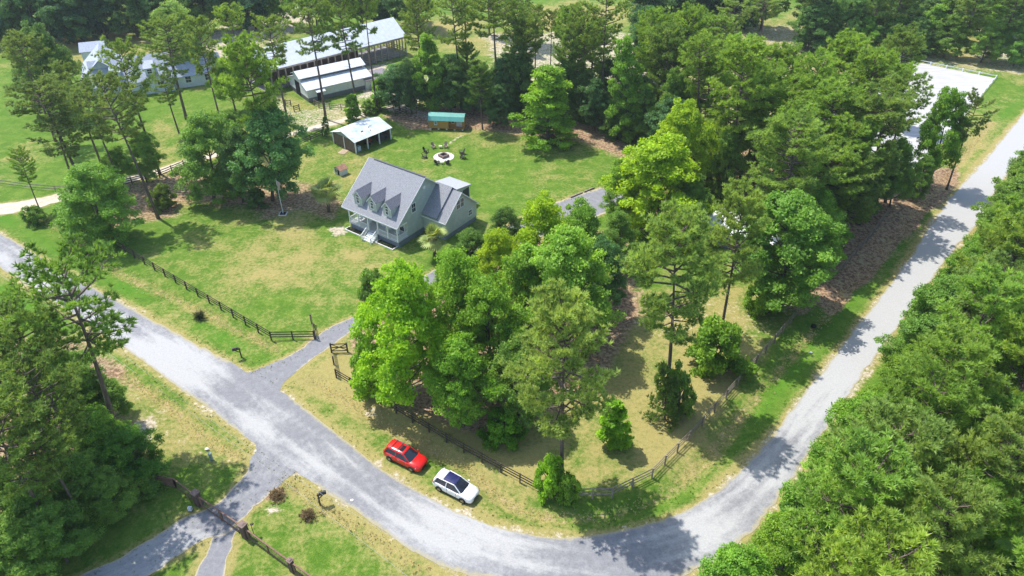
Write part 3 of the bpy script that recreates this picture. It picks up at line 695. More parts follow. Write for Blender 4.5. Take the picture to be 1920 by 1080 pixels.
P('pine3', (1312, 78), (1300, 300), 4.2, PINE2, 'pine behind the top of the lime green double tree')
P('pine0', (1338, 30), (1334, 172), 4.2, PINE2, 'pine at the pale clearing, first of four from the left')
P('pine2', (1362, 40), (1356, 168), 3.4, PINE, 'pine at the pale clearing, second of four from the left')
P('pine1', (1378, 2), (1378, 112), 4.2, PINE, 'pine at the pale clearing, third of four, farther back')
P('pine3', (1432, -4), (1424, 96), 5.2, PINE, 'pine at the pale clearing, rightmost of four, widest crown')
DH('broad1', (1216, 14), 15, 5.0, TEAL, 'dark blue-green tree at the top of the far meadow')
P('fpine1', (1395, 92), (1362, 356), 5.4, PINE2, 'large pine with pale leaning trunk behind the lime green trees')
D('broad0', (1418, 190), (1400, 330), 4.4, MID, 'green tree below the large pale-trunked pine, right side')
D('broad2', (1330, 235), (1330, 345), 3.6, DEEP, 'dark tree below the large pale-trunked pine, left side')
P('fpine2', (1478, 96), (1470, 255), 3.3, PINE2, 'ivy-wrapped pine alone against the tan clearing')
P('pine2', (1535, 112), (1520, 330), 4.2, PINE2, 'pine just right of the ivy-wrapped one')
P('fpine0', (1590, 78), (1572, 290), 4.6, PINE2, 'pine above and left of the white riding arena')
P('fpine1', (1640, 110), (1612, 330), 4.7, PINE2, 'pine overlapping the left side of the white riding arena')
P('fpine2', (1700, 62), (1672, 235), 3.6, PINE, 'pine at the far left corner of the white riding arena')
P('fpine0', (1562, 175), (1535, 400), 5.0, PINE2, 'pine in the middle of the belt left of the riding arena')
P('fpine2', (1652, 190), (1610, 420), 5.6, PINE, 'forked dark pine with two thick trunks near the fallen rail fence')
P('fpine1', (1505, 215), (1478, 420), 4.6, PINE2, 'pine above the olive pine in the eastern belt')
P('fpine0', (1600, 240), (1562, 440), 4.2, PINE2, 'pine left of the forked dark pine')
P('pine3', (1700, 150), (1660, 380), 4.2, PINE, 'pine whose branches reach over the white riding arena')
P('fpine1', (1450, 130), (1432, 320), 4.0, PINE2, 'pine between the large pale-trunked pine and the ivy-wrapped one')
D('broad3', (1790, 168), (1742, 350), 4.4, (0.18, 0.36, 0.035), 'loose bright tree leaning over the gravel road in front of the arena')
P('pine1', (1838, 182), (1775, 355), 3.0, PDARK, 'thin greyish pine beside the loose bright tree by the road')
D('broad1', (1690, 262), (1668, 388), 3.6, MID, 'dark tree right of the forked pine near the road')
D('broad0', (1545, 330), (1530, 430), 3.6, DEEP, 'dark understorey tree left of the forked pine')
D('broad2', (1740, 290), (1720, 372), 2.4, MID, 'low dark tree at the foot of the loose bright tree')
D('broad3', (1635, 330), (1622, 412), 3.0, DEEP, 'dark sapling behind the fallen rail fence')
P('fpine2', (1230, 60), (1238, 240), 3.8, PINE2, 'pine peeping over the left part of the double tree backdrop')
P('fpine1', (1330, 110), (1322, 290), 4.4, PINE2, 'rounded pine behind and left of the large pale-trunked pine')
P('fpine0', (1425, 160), (1410, 350), 4.6, PINE2, 'rounded pine behind and right of the large pale-trunked pine')
P('fpine2', (1540, 150), (1525, 350), 4.6, PINE2, 'rounded pine right of centre in the eastern belt')
P('fpine0', (1665, 130), (1640, 320), 4.8, PINE2, 'rounded pine with branches over the left edge of the riding arena')
P('fpine1', (1610, 300), (1580, 465), 4.0, PINE, 'short pine by the leaning rail fence')
P('fpine2', (1560, 290), (1535, 470), 4.2, PINE2, 'pine right behind the dense fence-corner tree')
D('broad2', (1500, 250), (1490, 380), 4.6, MID, 'green tree deep inside the eastern belt, left part')
D('broad1', (1590, 260), (1580, 390), 4.6, MID, 'green tree deep inside the eastern belt, middle part')
D('broad3', (1655, 280), (1640, 400), 4.0, MID, 'green tree deep inside the eastern belt, right part')
D('broad0', (1265, 130), (1262, 285), 3.8, MID, 'green tree between the bright column and the lime double tree')
D('broad2', (1370, 240), (1362, 372), 3.8, MID, 'green tree right around the foot of the pale trunk')
D('bush0', (1372, 365), (1368, 392), 2.0, BRIGHT, 'bright shrub at the foot of the large pale-trunked pine', cat='shrub')
# --- lime green group and the eastern paddock
D('broad0', (1285, 190), (1280, 372), 5.6, LIME, 'lime green tree, the taller and farther of the double tree')
D('broad2', (1238, 262), (1240, 440), 8.2, (0.34, 0.53, 0.02), 'lime green tree, the wide nearer one of the double tree', seed=4)
D('broad1', (1165, 300), (1172, 420), 3.6, BRIGHT, 'bright tree on the left flank of the wide lime green tree')
D('broad3', (1300, 330), (1298, 440), 3.8, MID, 'green tree at the right foot of the wide lime green tree')
P('opine1', (1490, 236), (1452, 476), 6.2, (0.25, 0.40, 0.09), 'large olive-toned pine with curved trunk above the dark green tree')
D('broad1', (1478, 372), (1468, 568), 7.4, (0.175, 0.36, 0.05), 'large dense green tree overhanging the rail fence corner')
D('broad0', (1540, 360), (1535, 500), 4.8, BRIGHT, 'green tree on the right of the dense tree by the rail fence')
D('bush1', (1428, 530), (1432, 585), 2.4, BRIGHT, 'leafy shrub at the left foot of the dense fence-corner tree', cat='shrub')
P('opine2', (1395, 372), (1350, 632), 4.3, OLIVE, 'olive pine with leaning trunk rising from behind the round bush')
P('opine0', (1266, 430), (1250, 746), 5.4, OLIVE, 'olive pine with long clear trunk in the middle of the dry paddock')
P('opine2', (1060, 582), (1053, 908), 5.2, (0.37, 0.49, 0.13), 'front olive pine standing at the bend of the rail fence')
D('bush0', (1343, 608), (1345, 692), 3.5, BRIGHT, 'large round bush in the dry paddock', cat='shrub')
D('cedar', (1243, 686), (1246, 786), 2.4, (0.15, 0.27, 0.06), 'small shaggy cedar at the foot of the clear-trunked olive pine', name='cedar_tree')
D('bush1', (1272, 690), (1272, 775), 1.7, MID, 'leafy sapling growing with the small shaggy cedar', cat='shrub')
D('cone1', (1152, 748), (1150, 836), 2.3, (0.21, 0.42, 0.02), 'small bright sapling tree right of the front olive pine')
D('bush1', (1032, 862), (1034, 926), 1.7, (0.24, 0.46, 0.03), 'bright bush around the foot of the front olive pine', cat='shrub')
D('bush0', (1066, 892), (1066, 936), 1.3, BRIGHT, 'lower bush on the fence line beside the front olive pine', cat='shrub')
D('bush0', (945, 770), (946, 825), 2.3, (0.13, 0.33, 0.02), 'low green bush at the shady edge of the central grove', cat='shrub')
# --- central grove
D('broad0', (745, 506), (762, 752), 6.4, (0.27, 0.48, 0.02), 'yellow-green tree at the left end of the central grove by the driveway', seed=8)
D('bush1', (690, 640), (692, 728), 2.4, BRIGHT, 'foliage skirt at the driveway gate left of the yellow-green tree', cat='shrub')
D('bush0', (695, 508), (700, 560), 2.2, MID, 'dark small bush beyond the driveway at the lawn edge', cat='shrub')
D('fine0', (850, 478), (862, 690), 5.4, (0.20, 0.39, 0.035), 'wide mid-green tree second from the left in the central grove')
D('fine1', (915, 525), (920, 730), 5.2, (0.20, 0.385, 0.036), 'mid-green tree in the very middle of the central grove')
D('broad3', (860, 640), (868, 800), 4.4, (0.19, 0.385, 0.035), 'front tree of the central grove whose boughs hang over the rail fence')
D('fine1', (965, 640), (965, 790), 4.2, MID, 'shaded tree left of the front olive pine at the grove edge')
D('broad2', (930, 432), (930, 590), 3.8, LIME, 'lime green crown in front of the low oak by the house')
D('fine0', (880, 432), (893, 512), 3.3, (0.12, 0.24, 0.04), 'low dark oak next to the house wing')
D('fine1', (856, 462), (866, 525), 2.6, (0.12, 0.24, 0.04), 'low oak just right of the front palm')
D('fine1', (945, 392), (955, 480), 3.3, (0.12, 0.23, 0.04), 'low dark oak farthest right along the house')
D('broad0', (1020, 372), (1022, 560), 5.4, (0.34, 0.53, 0.02), 'lime green tree at the back of the central grove by the parking pad')
D('broad2', (1092, 380), (1100, 540), 4.4, BRIGHT, 'bright tree between the grove and the parking pad, right of the lime one')
D('broad1', (1065, 436), (1062, 650), 6.4, (0.26, 0.47, 0.06), 'pale green wide tree at the right side of the central grove')
D('broad3', (1135, 450), (1128, 590), 3.8, TEAL, 'dark green tree at the right end of the central grove')
D('broad0', (1160, 395), (1165, 500), 3.4, MID, 'green tree between the central grove and the white-roofed trailer')
D('broad2', (985, 470), (985, 640), 4.2, BRIGHT, 'bright crown between the lime tree and the pale wide tree')
HW = [('broad0', 9, 4.0, DEEP, 2, 'dark leafy tree'), ('broad1', 10, 4.2, TEAL, 2, 'blue-green tree'), ('broad3', 8, 3.6, MID, 2, 'mid-green tree'), ('fpine1', 12, 3.2, PINE, 1, 'small pine')]
# --- lower left wood
P('pine0', (105, 488), (226, 838), 5.3, (0.19, 0.33, 0.06), 'green pine with curved trunk at the left road edge, front of the lower left wood', seed=2)
P('pine3', (18, 592), (157, 866), 4.8, PINE, 'pine with pale straight trunk, second in the lower left wood')
for i, (v_, t_, h_, r_, c_, l_) in enumerate([
    ('pine1', (-45, 650), 19, 4.6, PINE, 'pine at the left picture edge in the lower left wood'),
    ('pine0', (38, 690), 18, 4.0, PINE, 'shaded pine in the middle of the lower left wood'),
    ('pine2', (-30, 760), 18, 4.2, PINE, 'pine at the left edge, low in the lower left wood'),
    ('pine3', (60, 800), 14, 3.2, PINE, 'short dull pine inside the lower left wood'),
    ('broad0', (165, 775), 8, 4.0, BRIGHT, 'green understorey tree around the pale straight trunk'),
    ('broad1', (218, 815), 6.5, 3.6, (0.10, 0.26, 0.03), 'understorey tree at the end of the brown fence'),
    ('broad2', (120, 860), 7.5, 4.0, MID, 'dark understorey tree second from the brown fence'),
    ('broad3', (185, 890), 6, 3.0, MID, 'understorey tree bulging towards the gated lane'),
    ('broad0', (45, 900), 8.5, 4.2, MID, 'understorey tree in the lower left corner wood, back'),
    ('broad1', (70, 960), 7, 3.6, MID, 'understorey tree in the lower left corner wood, by the lane'),
    ('broad2', (-10, 990), 8, 4.0, MID, 'understorey tree at the very lower left corner'),
    ('broad3', (130, 690), 9, 3.8, MID, 'mid-green tree behind the curved green pine trunk'),
    ('broad2', (60, 640), 10, 4.2, MID, 'mid-green tree near the left edge above the pale trunk'),
    ('broad1', (-60, 880), 9, 4.0, MID, 'tree cut by the left edge above the lower left corner'),
    ('broad0', (170, 700), 7, 3.0, MID, 'small tree between the two pine trunks of the lower left wood'),
    ('bush0', (262, 880), 2.6, 2.2, MID, 'low bush spilling over the brown fence end')]):
    DH(v_, t_, h_, r_, c_, l_, group='lower left wood') if 'pine' not in v_ else PH(v_, t_, h_, r_, c_, l_, group='lower left wood')

# --- rows of forest trees, walked along a line on the ground
ORD = ['first', 'second', 'third', 'fourth', 'fifth', 'sixth', 'seventh', 'eighth', 'ninth', 'tenth', 'eleventh', 'twelfth', 'thirteenth', 'fourteenth', 'fifteenth', 'sixteenth', 'seventeenth', 'eighteenth', 'nineteenth', 'twentieth', 'twenty-first', 'twenty-second', 'twenty-third', 'twenty-fourth']
def row(pts, step, kinds, label, group, seed, jit=0.9, margin=60, hr=(1, 1)):
    """kinds: list of (variant, height, radius, colour, weight, adjective)"""
    rnd = random.Random(seed); L_ = [0]
    for i in range(1, len(pts)): L_.append(L_[-1] + (pts[i] - pts[i - 1]).length)
    n = max(1, int(L_[-1] / step)); kk = 0
    pool = [k for k in kinds for _ in range(k[4])]
    for i in range(n + 1):
        s = L_[-1] * i / max(1, n) + rnd.uniform(-.3, .3) * step; s = min(max(s, 0), L_[-1] - 1e-3); j = 0
        while j < len(L_) - 2 and L_[j + 1] < s: j += 1
        p = pts[j].lerp(pts[j + 1], (s - L_[j]) / max(1e-6, L_[j + 1] - L_[j]))
        p = Vector((p.x + rnd.uniform(-jit, jit), p.y + rnd.uniform(-jit, jit), 0))
        var, h, r, col, w_, adj = rnd.choice(pool); h *= rnd.uniform(0.82, 1.14); r *= rnd.uniform(0.9, 1.12)
        tx, ty = PJ((p.x, p.y, h)); lx, ly = PJ((p.x - r, p.y, h * 0.7)); rx, ry = PJ((p.x + r, p.y, h * 0.7)); bx, by = PJ((p.x, p.y, h * 0.35))
        if rx < -margin * .2 or lx > 1920 + margin * .2 or by < 0 or ty > 1085: continue
        tree(var, None, label.format(adj=adj, n=ORD[min(kk, 23)]), 'pine tree' if 'pine' in var else 'tree', basew=p, h=h, r=r, col=col, group=group, seed=seed * 100 + i)
        kk += 1
edge = [Vector((p.x, p.y, 0)) for p in GP(ROAD_LO[17:])]
def offset(pts, d):
    out = []
    for i, p in enumerate(pts):
        t = (pts[min(i + 1, len(pts) - 1)] - pts[max(i - 1, 0)]).normalized(); out.append(p + Vector((t.y, -t.x, 0)) * d)
    return out
FP = [('fpine0', 17.5, 4.4, PINE2, 3, 'dense pine'), ('fpine1', 18.5, 4.6, (0.28, 0.44, 0.08), 3, 'rounded pine'), ('fpine2', 17, 4.2, PINE2, 2, 'ragged pine'), ('opine0', 16.5, 4.4, OLIVE, 2, 'olive pine'), ('fpine1', 15, 3.6, (0.21, 0.40, 0.06), 1, 'smaller green pine')]
UN = [('broad0', 9, 3.4, BRIGHT, 1, 'leafy tree'), ('broad1', 10, 3.6, MID, 2, 'leafy tree'), ('broad3', 7.5, 3.0, BRIGHT, 1, 'leafy tree')]
row(offset(edge, 4.2), 5.5, UN, '{adj} on the roadside fringe of the right-hand forest, {n} up from the bend', 'fringe of the right-hand forest', 31, 0.6)
row(offset(edge[1:], 8.0), 5.6, FP, '{adj} in the roadside row of the right-hand forest, {n} up from the bend', 'pines of the right-hand forest', 32, 0.9)
row(offset(edge, 13.5), 6.2, FP, '{adj} in the second row of the right-hand forest, {n} up from the bend', 'pines of the right-hand forest', 33, 1.2)
row(offset(edge, 19.5), 6.2, FP + UN[:2], '{adj} in the third row of the right-hand forest, {n} up from the bend', 'pines of the right-hand forest', 34, 1.2)
row(offset(edge, 25.5), 6.4, FP + UN[1:2], '{adj} in the fourth row of the right-hand forest, {n} up from the bend', 'pines of the right-hand forest', 35, 1.2)
row(offset(edge, 32), 6.6, FP, '{adj} in the fifth row of the right-hand forest, {n} up from the bend', 'pines of the right-hand forest', 36, 1.2)
row(offset(edge, 39), 6.8, FP, '{adj} in the sixth row of the right-hand forest, {n} up from the bend', 'pines of the right-hand forest', 37, 1.2)
row(offset(edge, 46), 7.2, FP, '{adj} in the back row of the right-hand forest, {n} up from the bend', 'pines of the right-hand forest', 38, 1.2)
row(GP([(748, 208), (860, 200), (985, 208)]), 3.6, HW, '{adj} in the shady hedge line left of the conical tree, {n} from left', 'hedge line behind the back yard', 61, .6)
row(GP([(1060, 214), (1160, 244), (1240, 272), (1262, 300)]), 3.6, HW, '{adj} in the shady hedge line right of the conical tree, {n} from left', 'hedge line behind the back yard', 62, .6)
row(GP([(1070, 185), (1180, 205), (1290, 235), (1400, 260), (1520, 270)]), 4.6, HW + [('fpine0', 17, 4.2, PINE2, 4, 'tall pine')], '{adj} in the middle line of the eastern belt, {n} from left', 'eastern pine belt', 63, 1.2)
# far woods along the top of the picture
DK = [('broad0', 17, 5.8, TEAL, 2, 'dark tree'), ('broad1', 18, 6.0, DEEP, 2, 'dark tree'), ('broad2', 16, 5.4, (0.065, 0.15, 0.07), 2, 'bluish dark tree'), ('broad3', 17, 5.4, DEEP, 1, 'shaded tree')]
row(GP([(-60, 86), (140, 78), (330, 66), (480, 52)]), 5.6, DK, '{adj} behind the dry top left field, front row, {n} from left', 'far woods', 41, 1.5)
row(GP([(-60, 62), (200, 52), (480, 30)]), 6.5, DK, '{adj} behind the dry top left field, back row, {n} from left', 'far woods', 42, 1.5)
row(GP([(500, 48), (620, 52), (760, 50)]), 6.0, DK + [('broad0', 14, 4.0, BRIGHT, 2, 'bright tree')], '{adj} behind the long arena roof, {n} from the left', 'far woods', 43, 1.2)
row(GP([(480, 26), (700, 25), (900, 14)]), 8.5, DK, '{adj} in the back row behind the arena roof, {n} from left', 'far woods', 44, 1.5)
row(GP([(790, 52), (900, 60), (960, 78)]), 7.5, [('pine0', 19, 4.4, PINE, 2, 'pine'), ('fpine0', 18, 4.4, PDARK, 2, 'dark pine'), ('broad1', 14, 4.5, DEEP, 1, 'dark tree')], '{adj} between the arena roof and far meadow, {n} from left', 'far woods', 45, 2)
row(GP([(940, 2), (1080, -4), (1200, -4)]), 6.5, DK, '{adj} along the far meadow edge at top centre, {n} from left', 'far woods', 46, 1.5)
row(GP([(1205, 66), (1300, 50), (1370, 44), (1440, 60)]), 5.5, DK[:3] + [('fpine1', 18, 4.5, PINE, 3, 'pine')], '{adj} behind the pale clearing right of top centre, {n} from left', 'far woods', 47, 2)
MX = [('fpine0', 17, 4.6, PINE, 3, 'pine'), ('fpine2', 17, 4.4, PDARK, 2, 'dark pine'), ('broad0', 13, 4.6, MID, 2, 'green tree'), ('broad1', 14, 4.6, DEEP, 2, 'dark tree'), ('column0', 13, 3.6, BRIGHT, 2, 'bright ivy-clad tree')]
row(GP([(1508, 88), (1600, 92), (1720, 100), (1850, 112), (1975, 128)]), 6.6, MX, '{adj} in the front row beyond the riding arena, {n} from left', 'far woods', 51, 1.2)
UB = [('broad0', 9, 4.2, MID, 2, 'low green tree'), ('broad2', 10, 4.4, DEEP, 2, 'low dark tree'), ('broad3', 8, 3.8, BRIGHT, 1, 'low bright tree')]
row(GP([(1500, 92), (1620, 97), (1750, 107), (1900, 122)]), 6.0, UB, '{adj} under the pines beyond the riding arena, {n} from left, front', 'far woods', 55, 1.5)
row(GP([(1520, 50), (1700, 58), (1940, 72)]), 6.5, UB, '{adj} under the pines beyond the riding arena, {n} from left, rear', 'far woods', 56, 1.5)
row(GP([(1515, 62), (1640, 66), (1800, 78), (1940, 88)]), 7.0, MX, '{adj} in the second row beyond the riding arena, {n} from left', 'far woods', 52, 1.8)
row(GP([(1530, 36), (1700, 40), (1940, 50)]), 7.6, MX, '{adj} in the third row beyond the riding arena, {n} from left', 'far woods', 53, 2)
row(GP([(1530, 10), (1700, 8), (1940, 16)]), 8.0, MX, '{adj} in the farthest row beyond the riding arena, {n} from left', 'far woods', 54, 2)

# ================================================================ BUILDINGS
SHINGLE = mat('grey_shingles', (0.155, 0.158, 0.172), 0.9, 0.2, nscale=9, col2=(0.345, 0.35, 0.37), bump=0.5)
SIDING = stripe_mat('sage_siding', (0.47, 0.53, 0.48), (0.33, 0.38, 0.35), 0.18, 'Z', 0.6, 0.16)
WHITE = mat('white_trim', (0.74, 0.76, 0.76), 0.5, 0.3, noise=0.05, nscale=4)
DECK = mat('porch_deck', (0.50, 0.50, 0.50), 0.7, 0.2, noise=0.12, nscale=8)
BLOCK = mat('grey_foundation', (0.20, 0.225, 0.26), 0.9, 0.2, noise=0.15, nscale=3)
GLASS = mat('dark_glass', (0.035, 0.045, 0.055), 0.12, 0.6, noise=0.3, nscale=1.5)
MULCH = mat('dark_mulch', (0.025, 0.022, 0.02), 0.95, 0.1, nscale=14, col2=(0.07, 0.05, 0.04), bump=0.8)
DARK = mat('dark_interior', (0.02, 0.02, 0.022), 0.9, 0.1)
PAPER = mat('white_door', (0.65, 0.67, 0.68), 0.5, 0.3)
def window(parent, x, y, z, w, h, face='front', double=False, lab=None, arch=False):
    """a window box proud of a wall; front: wall faces -y at y; right: wall faces +x at x"""
    def to(u, d, zz):      # u along the wall, d outwards
        return (x + u, y - d, zz) if face == 'front' else (x + d, y + u, zz)
    def bx(b, u0, u1, d0, d1, z0, z1):
        c = [to(u0, d0, 0), to(u1, d1, 0)]; b.box(min(c[0][0], c[1][0]), max(c[0][0], c[1][0]), min(c[0][1], c[1][1]), max(c[0][1], c[1][1]), z0, z1)
    f = MB(); t = 0.09
    bx(f, -w / 2 - t, -w / 2, -0.03, 0.06, z - t, z + h + t); bx(f, w / 2, w / 2 + t, -0.03, 0.06, z - t, z + h + t)
    bx(f, -w / 2, w / 2, -0.03, 0.06, z + h, z + h + t); bx(f, -w / 2, w / 2, -0.03, 0.085, z - t, z)
    bx(f, -w / 2, w / 2, -0.02, 0.035, z + h / 2 - 0.03, z + h / 2 + 0.03)
    if double: bx(f, -0.07, 0.07, -0.02, 0.052, z, z + h)
    n = 4 if double else 2
    for i in range(1, n):
        u_ = -w / 2 + w * i / n
        if abs(u_) > 0.08 or not double: bx(f, u_ - 0.012, u_ + 0.012, -0.02, 0.028, z, z + h)
    fr = f.build('window', WHITE, parent)
    if lab: fr['label'] = lab
    g = MB(); bx(g, -w / 2 + 0.002, w / 2 - 0.002, -0.02, 0.015, z + 0.002, z + h - 0.002); part(g, 'pane', GLASS, fr)
    if arch:
        a = [to(math.cos(k * math.pi / 8) * w / 2, 0.055, z + h + t + 0.02 + math.sin(k * math.pi / 8) * w * 0.42) for k in range(9)]
        e = Vector(to(0, -0.06, 0)) - Vector(to(0, 0, 0)); m = MB(); m.poly(a if face == 'front' else a[::-1], e); part(m, 'arched_light', GLASS, fr)
    return fr

o = G(657, 427); th = R(-35.5)
house = empty('house', o, th)
tag(house, 'sage green two-storey house with grey shingle roof, three dormers and a white front porch', 'house')
OV = 0.38; ZE, SL, YR = 3.66, 0.80, 6.35
def zr(y): return ZE + SL * (y + OV) if y < YR else ZE + SL * (YR + OV) - SL * (y - YR)
XL, XR, YB = 0.0, 9.95, 12.7
b = MB().box(XL + 0.05, XR - 0.05, 0.15, YB - .05, 0, 0.9); part(b, 'foundation', BLOCK, house)
b = MB(); b.box(XL, XR, 2.2, YB, 0.9, 3.55)
for x0 in (XL, XR - 0.14): b.poly([(x0, 0.1, 3.45), (x0, 2.2, 3.45), (x0, YB, 3.55), (x0, YB, zr(YB) - .06), (x0, YR, zr(YR) - 0.16), (x0, 0.1, zr(0.1) - .16)], (0.14, 0, 0))
part(b, 'wall', SIDING, house)
b = MB().box(XL - 0.02, XR + 0.02, 0.0, 2.2, 0.9, 1.0); part(b, 'porch_floor', DECK, house)
b = MB().box(XL + .1, XR - .1, 0.3, 2.2, 3.32, 3.40); part(b, 'porch_ceiling', WHITE, house)
b = MB().box(XL, XR, 0.0, 0.2, 3.22, 3.45); b.box(XL, XL + .18, 0.2, 2.2, 3.22, 3.44); b.box(XR - .18, XR, 0.2, 2.2, 3.22, 3.44); part(b, 'porch_beam', WHITE, house)
x0, x1 = XL - 0.85, XR + 0.42
b = MB(); b.slab([(x0, -OV, zr(-OV)), (x1, -OV, zr(-OV)), (x1, YR, zr(YR)), (x0, YR, zr(YR))], 0.12)
b.slab([(x0, YR, zr(YR) - .002), (x1, YR, zr(YR) - .002), (x1, YB + OV, zr(YB + OV)), (x0, YB + OV, zr(YB + OV))], 0.12)
roof = part(b, 'roof', SHINGLE, house)
b = MB(); b.box(x0 + 1.1, x1 - .02, YR - 0.14, YR + 0.14, zr(YR) - .03, zr(YR) + 0.05); part(b, 'ridge_cap', mat('ridge_vent', (0.10, 0.105, 0.12), 0.9), roof)
b = MB(); b.box(x0, x1, -OV - 0.05, -OV - .002, zr(-OV) - 0.2, zr(-OV) - .02)
for xx in (x0 - 0.04, x1 + .002):
    b.poly([(xx, -OV, zr(-OV) - .2), (xx, YR, zr(YR) - .2), (xx, YB + OV, zr(YB + OV) - .2), (xx, YB + OV, zr(YB + OV) - .01), (xx, YR, zr(YR) + .0), (xx, -OV, zr(-OV) - .01)], (0.038, 0, 0))
part(b, 'fascia', WHITE, house)
px_ = [0.09 + i * (XR - 0.18) / 5 for i in range(6)]
for x in px_:
    b = MB().box(x - .075, x + .075, 0.03, 0.18, 1.0, 3.22); b.box(x - .10, x + .10, 0.005, 0.205, 1.0, 1.18); b.box(x - .10, x + .10, 0.005, 0.205, 3.06, 3.216); part(b, 'porch_post', WHITE, house)
def rail(a, c, name='railing'):
    a = Vector(a); c = Vector(c); b = MB(); up = Vector((0, 0, 1)); b.bar(a + up * .88, c + up * .88, 0.08, 0.06); b.bar(a + up * .12, c + up * .12, 0.05, 0.06)
    n = max(2, int((c - a).length / 0.14))
    for i in range(1, n):
        p = a.lerp(c, i / n); b.box(p.x - .017, p.x + .017, p.y - .017, p.y + .017, p.z + .15, p.z + .85)
    part(b, name, WHITE, house)
for i in range(5):
    if i == 2: continue
    rail((px_[i] + .08, 0.105, 1.0), (px_[i + 1] - .08, 0.105, 1.0))
rail((XL + .09, 0.2, 1.0), (XL + .09, 2.18, 1.0)); rail((XR - .09, 0.2, 1.0), (XR - .09, 2.18, 1.0))
b = MB()
for k in range(5): b.box(px_[2] + .08, px_[3] - .08, -0.28 * (k + 1), -0.28 * k - .002 - (k == 0) * .02, 0.0, 0.83 - 0.17 * k)
st = part(b, 'front_steps', WHITE, house)
for xx in (px_[2] + .02, px_[3] - .02):
    rail((xx, -0.02, 1.0), (xx, -1.55, 0.08), 'stair_railing'); b = MB().box(xx - .06, xx + .06, -1.66, -1.54, 0, 1.08); part(b, 'newel_post', WHITE, house)
b = MB().box(px_[2] + .52, px_[2] + 1.48, 2.11, 2.19, 1.0, 3.1); d = part(b, 'front_door', PAPER, house); b = MB().box(px_[2] + .66, px_[2] + 1.34, 2.09, 2.108, 2.0, 2.95); part(b, 'pane', GLASS, d)
for wx in (1.2, 3.0, 6.9, 8.8): window(house, wx, 2.2, 1.5, 0.85, 1.55)
window(house, XR, 3.8, 4.35, 0.8, 1.35, 'right')
b = MB().tube([(XR - .02, 6.35, 7.25), (XR + .05, 6.35, 7.25)], 0.26, 16); part(b, 'gable_vent', WHITE, house)
# dormers
for dx in (2.0, 4.92, 7.85):
    hw, yf, zb = 0.80, 0.50, 4.30; ze, zp = 6.02, 6.92; yb_e = (ze - ZE) / SL - OV + 0.1; yb_p = (zp - ZE) / SL - OV + .1
    b = MB(); b.poly([(dx - hw, yf, zb), (dx + hw, yf, zb), (dx + hw, yf, ze), (dx, yf, zp - .12), (dx - hw, yf, ze)][::-1], (0, 0.12, 0))
    for s in (-1, 1): b.poly([(dx + s * hw, yf + .12, zb), (dx + s * hw, yb_e + .1, ze), (dx + s * hw, yf + .12, ze)], (-s * 0.1, 0, 0))
    dm = part(b, 'dormer', SIDING, house)
    b = MB(); o2 = 0.16; k = (zp - ze) / hw
    for s in (-1, 1):
        q = [(dx, yf - o2, zp), (dx, yb_p, zp), (dx + s * (hw + o2), yb_e - .05, ze - k * o2), (dx + s * (hw + o2), yf - o2, ze - k * o2)]
        b.slab(q if s < 0 else q[::-1], 0.07)
    part(b, 'dormer_roof', mat('dormer_shingles', (0.12, 0.12, 0.14), 0.9, 0.2, nscale=9, col2=(0.27, 0.27, 0.30), bump=0.5), dm)
    b = MB()
    for s in (-1, 1): b.slab([(dx, yf - o2 - .04, zp - .09), (dx, yf - o2 - .004, zp - .09), (dx + s * (hw + o2), yf - o2 - .004, ze - k * o2 - .09), (dx + s * (hw + o2), yf - o2 - .04, ze - k * o2 - .09)][::s], -0.12 if s < 0 else -0.12)
    part(b, 'dormer_fascia', WHITE, dm)
    window(dm, dx, yf, 4.75, 0.50, 0.95, arch=True)
# wing
WY0, WY1, WYR, WZE, WZR = 5.6, 13.1, 9.3, 3.05, 6.55; WX = 14.2
b = MB().box(XR + .01, WX - .05, WY0 + .05, WY1 - .05, 0, 0.72); part(b, 'wing_foundation', BLOCK, house)
b = MB(); b.poly([(XR + .005, WY0, .72), (XR + .005, WY1, .72), (XR + .005, WY1, WZE), (XR + .005, WYR, WZR - .15), (XR + .005, WY0, WZE)], (WX - XR - .005, 0, 0)); part(b, 'wing_wall', SIDING, house)
ks = (WZR - WZE) / (WYR - WY0 + .3)
for xa, xb, dz, nm in ((XR + .0, 12.85, 0.34, 'wing_roof'), (12.85, WX + .34, 0.0, 'lower_wing_roof')):
    b = MB(); y0, y1 = WY0 - .3, WY1 + .3
    b.slab([(xa, y0, WZE + dz), (xb, y0, WZE + dz), (xb, WYR, WZR + dz), (xa, WYR, WZR + dz)], 0.12 + dz)
    b.slab([(xa, WYR, WZR + dz - .002), (xb, WYR, WZR + dz - .002), (xb, y1, WZE + dz - .15), (xa, y1, WZE + dz - .15)], 0.12 + dz)
    part(b, nm, SHINGLE, house)
b = MB(); xx = WX + .345
b.poly([(xx, WY0 - .3, WZE - .2), (xx, WYR, WZR - .2), (xx, WY1 + .3, WZE - .35), (xx, WY1 + .3, WZE - .16), (xx, WYR, WZR), (xx, WY0 - .3, WZE - .01)], (0.04, 0, 0))
b.box(XR + .01, WX + .34, WY0 - .36, WY0 - .302, WZE - .14, WZE + .02); part(b, 'wing_fascia', WHITE, house)
window(house, WX, 9.25, 3.95, 1.65, 1.35, 'right', True, 'wide double window high in the wing gable'); window(house, WX, 11.5, 1.6, 0.75, 0.85, 'right', lab='small square window low on the wing')
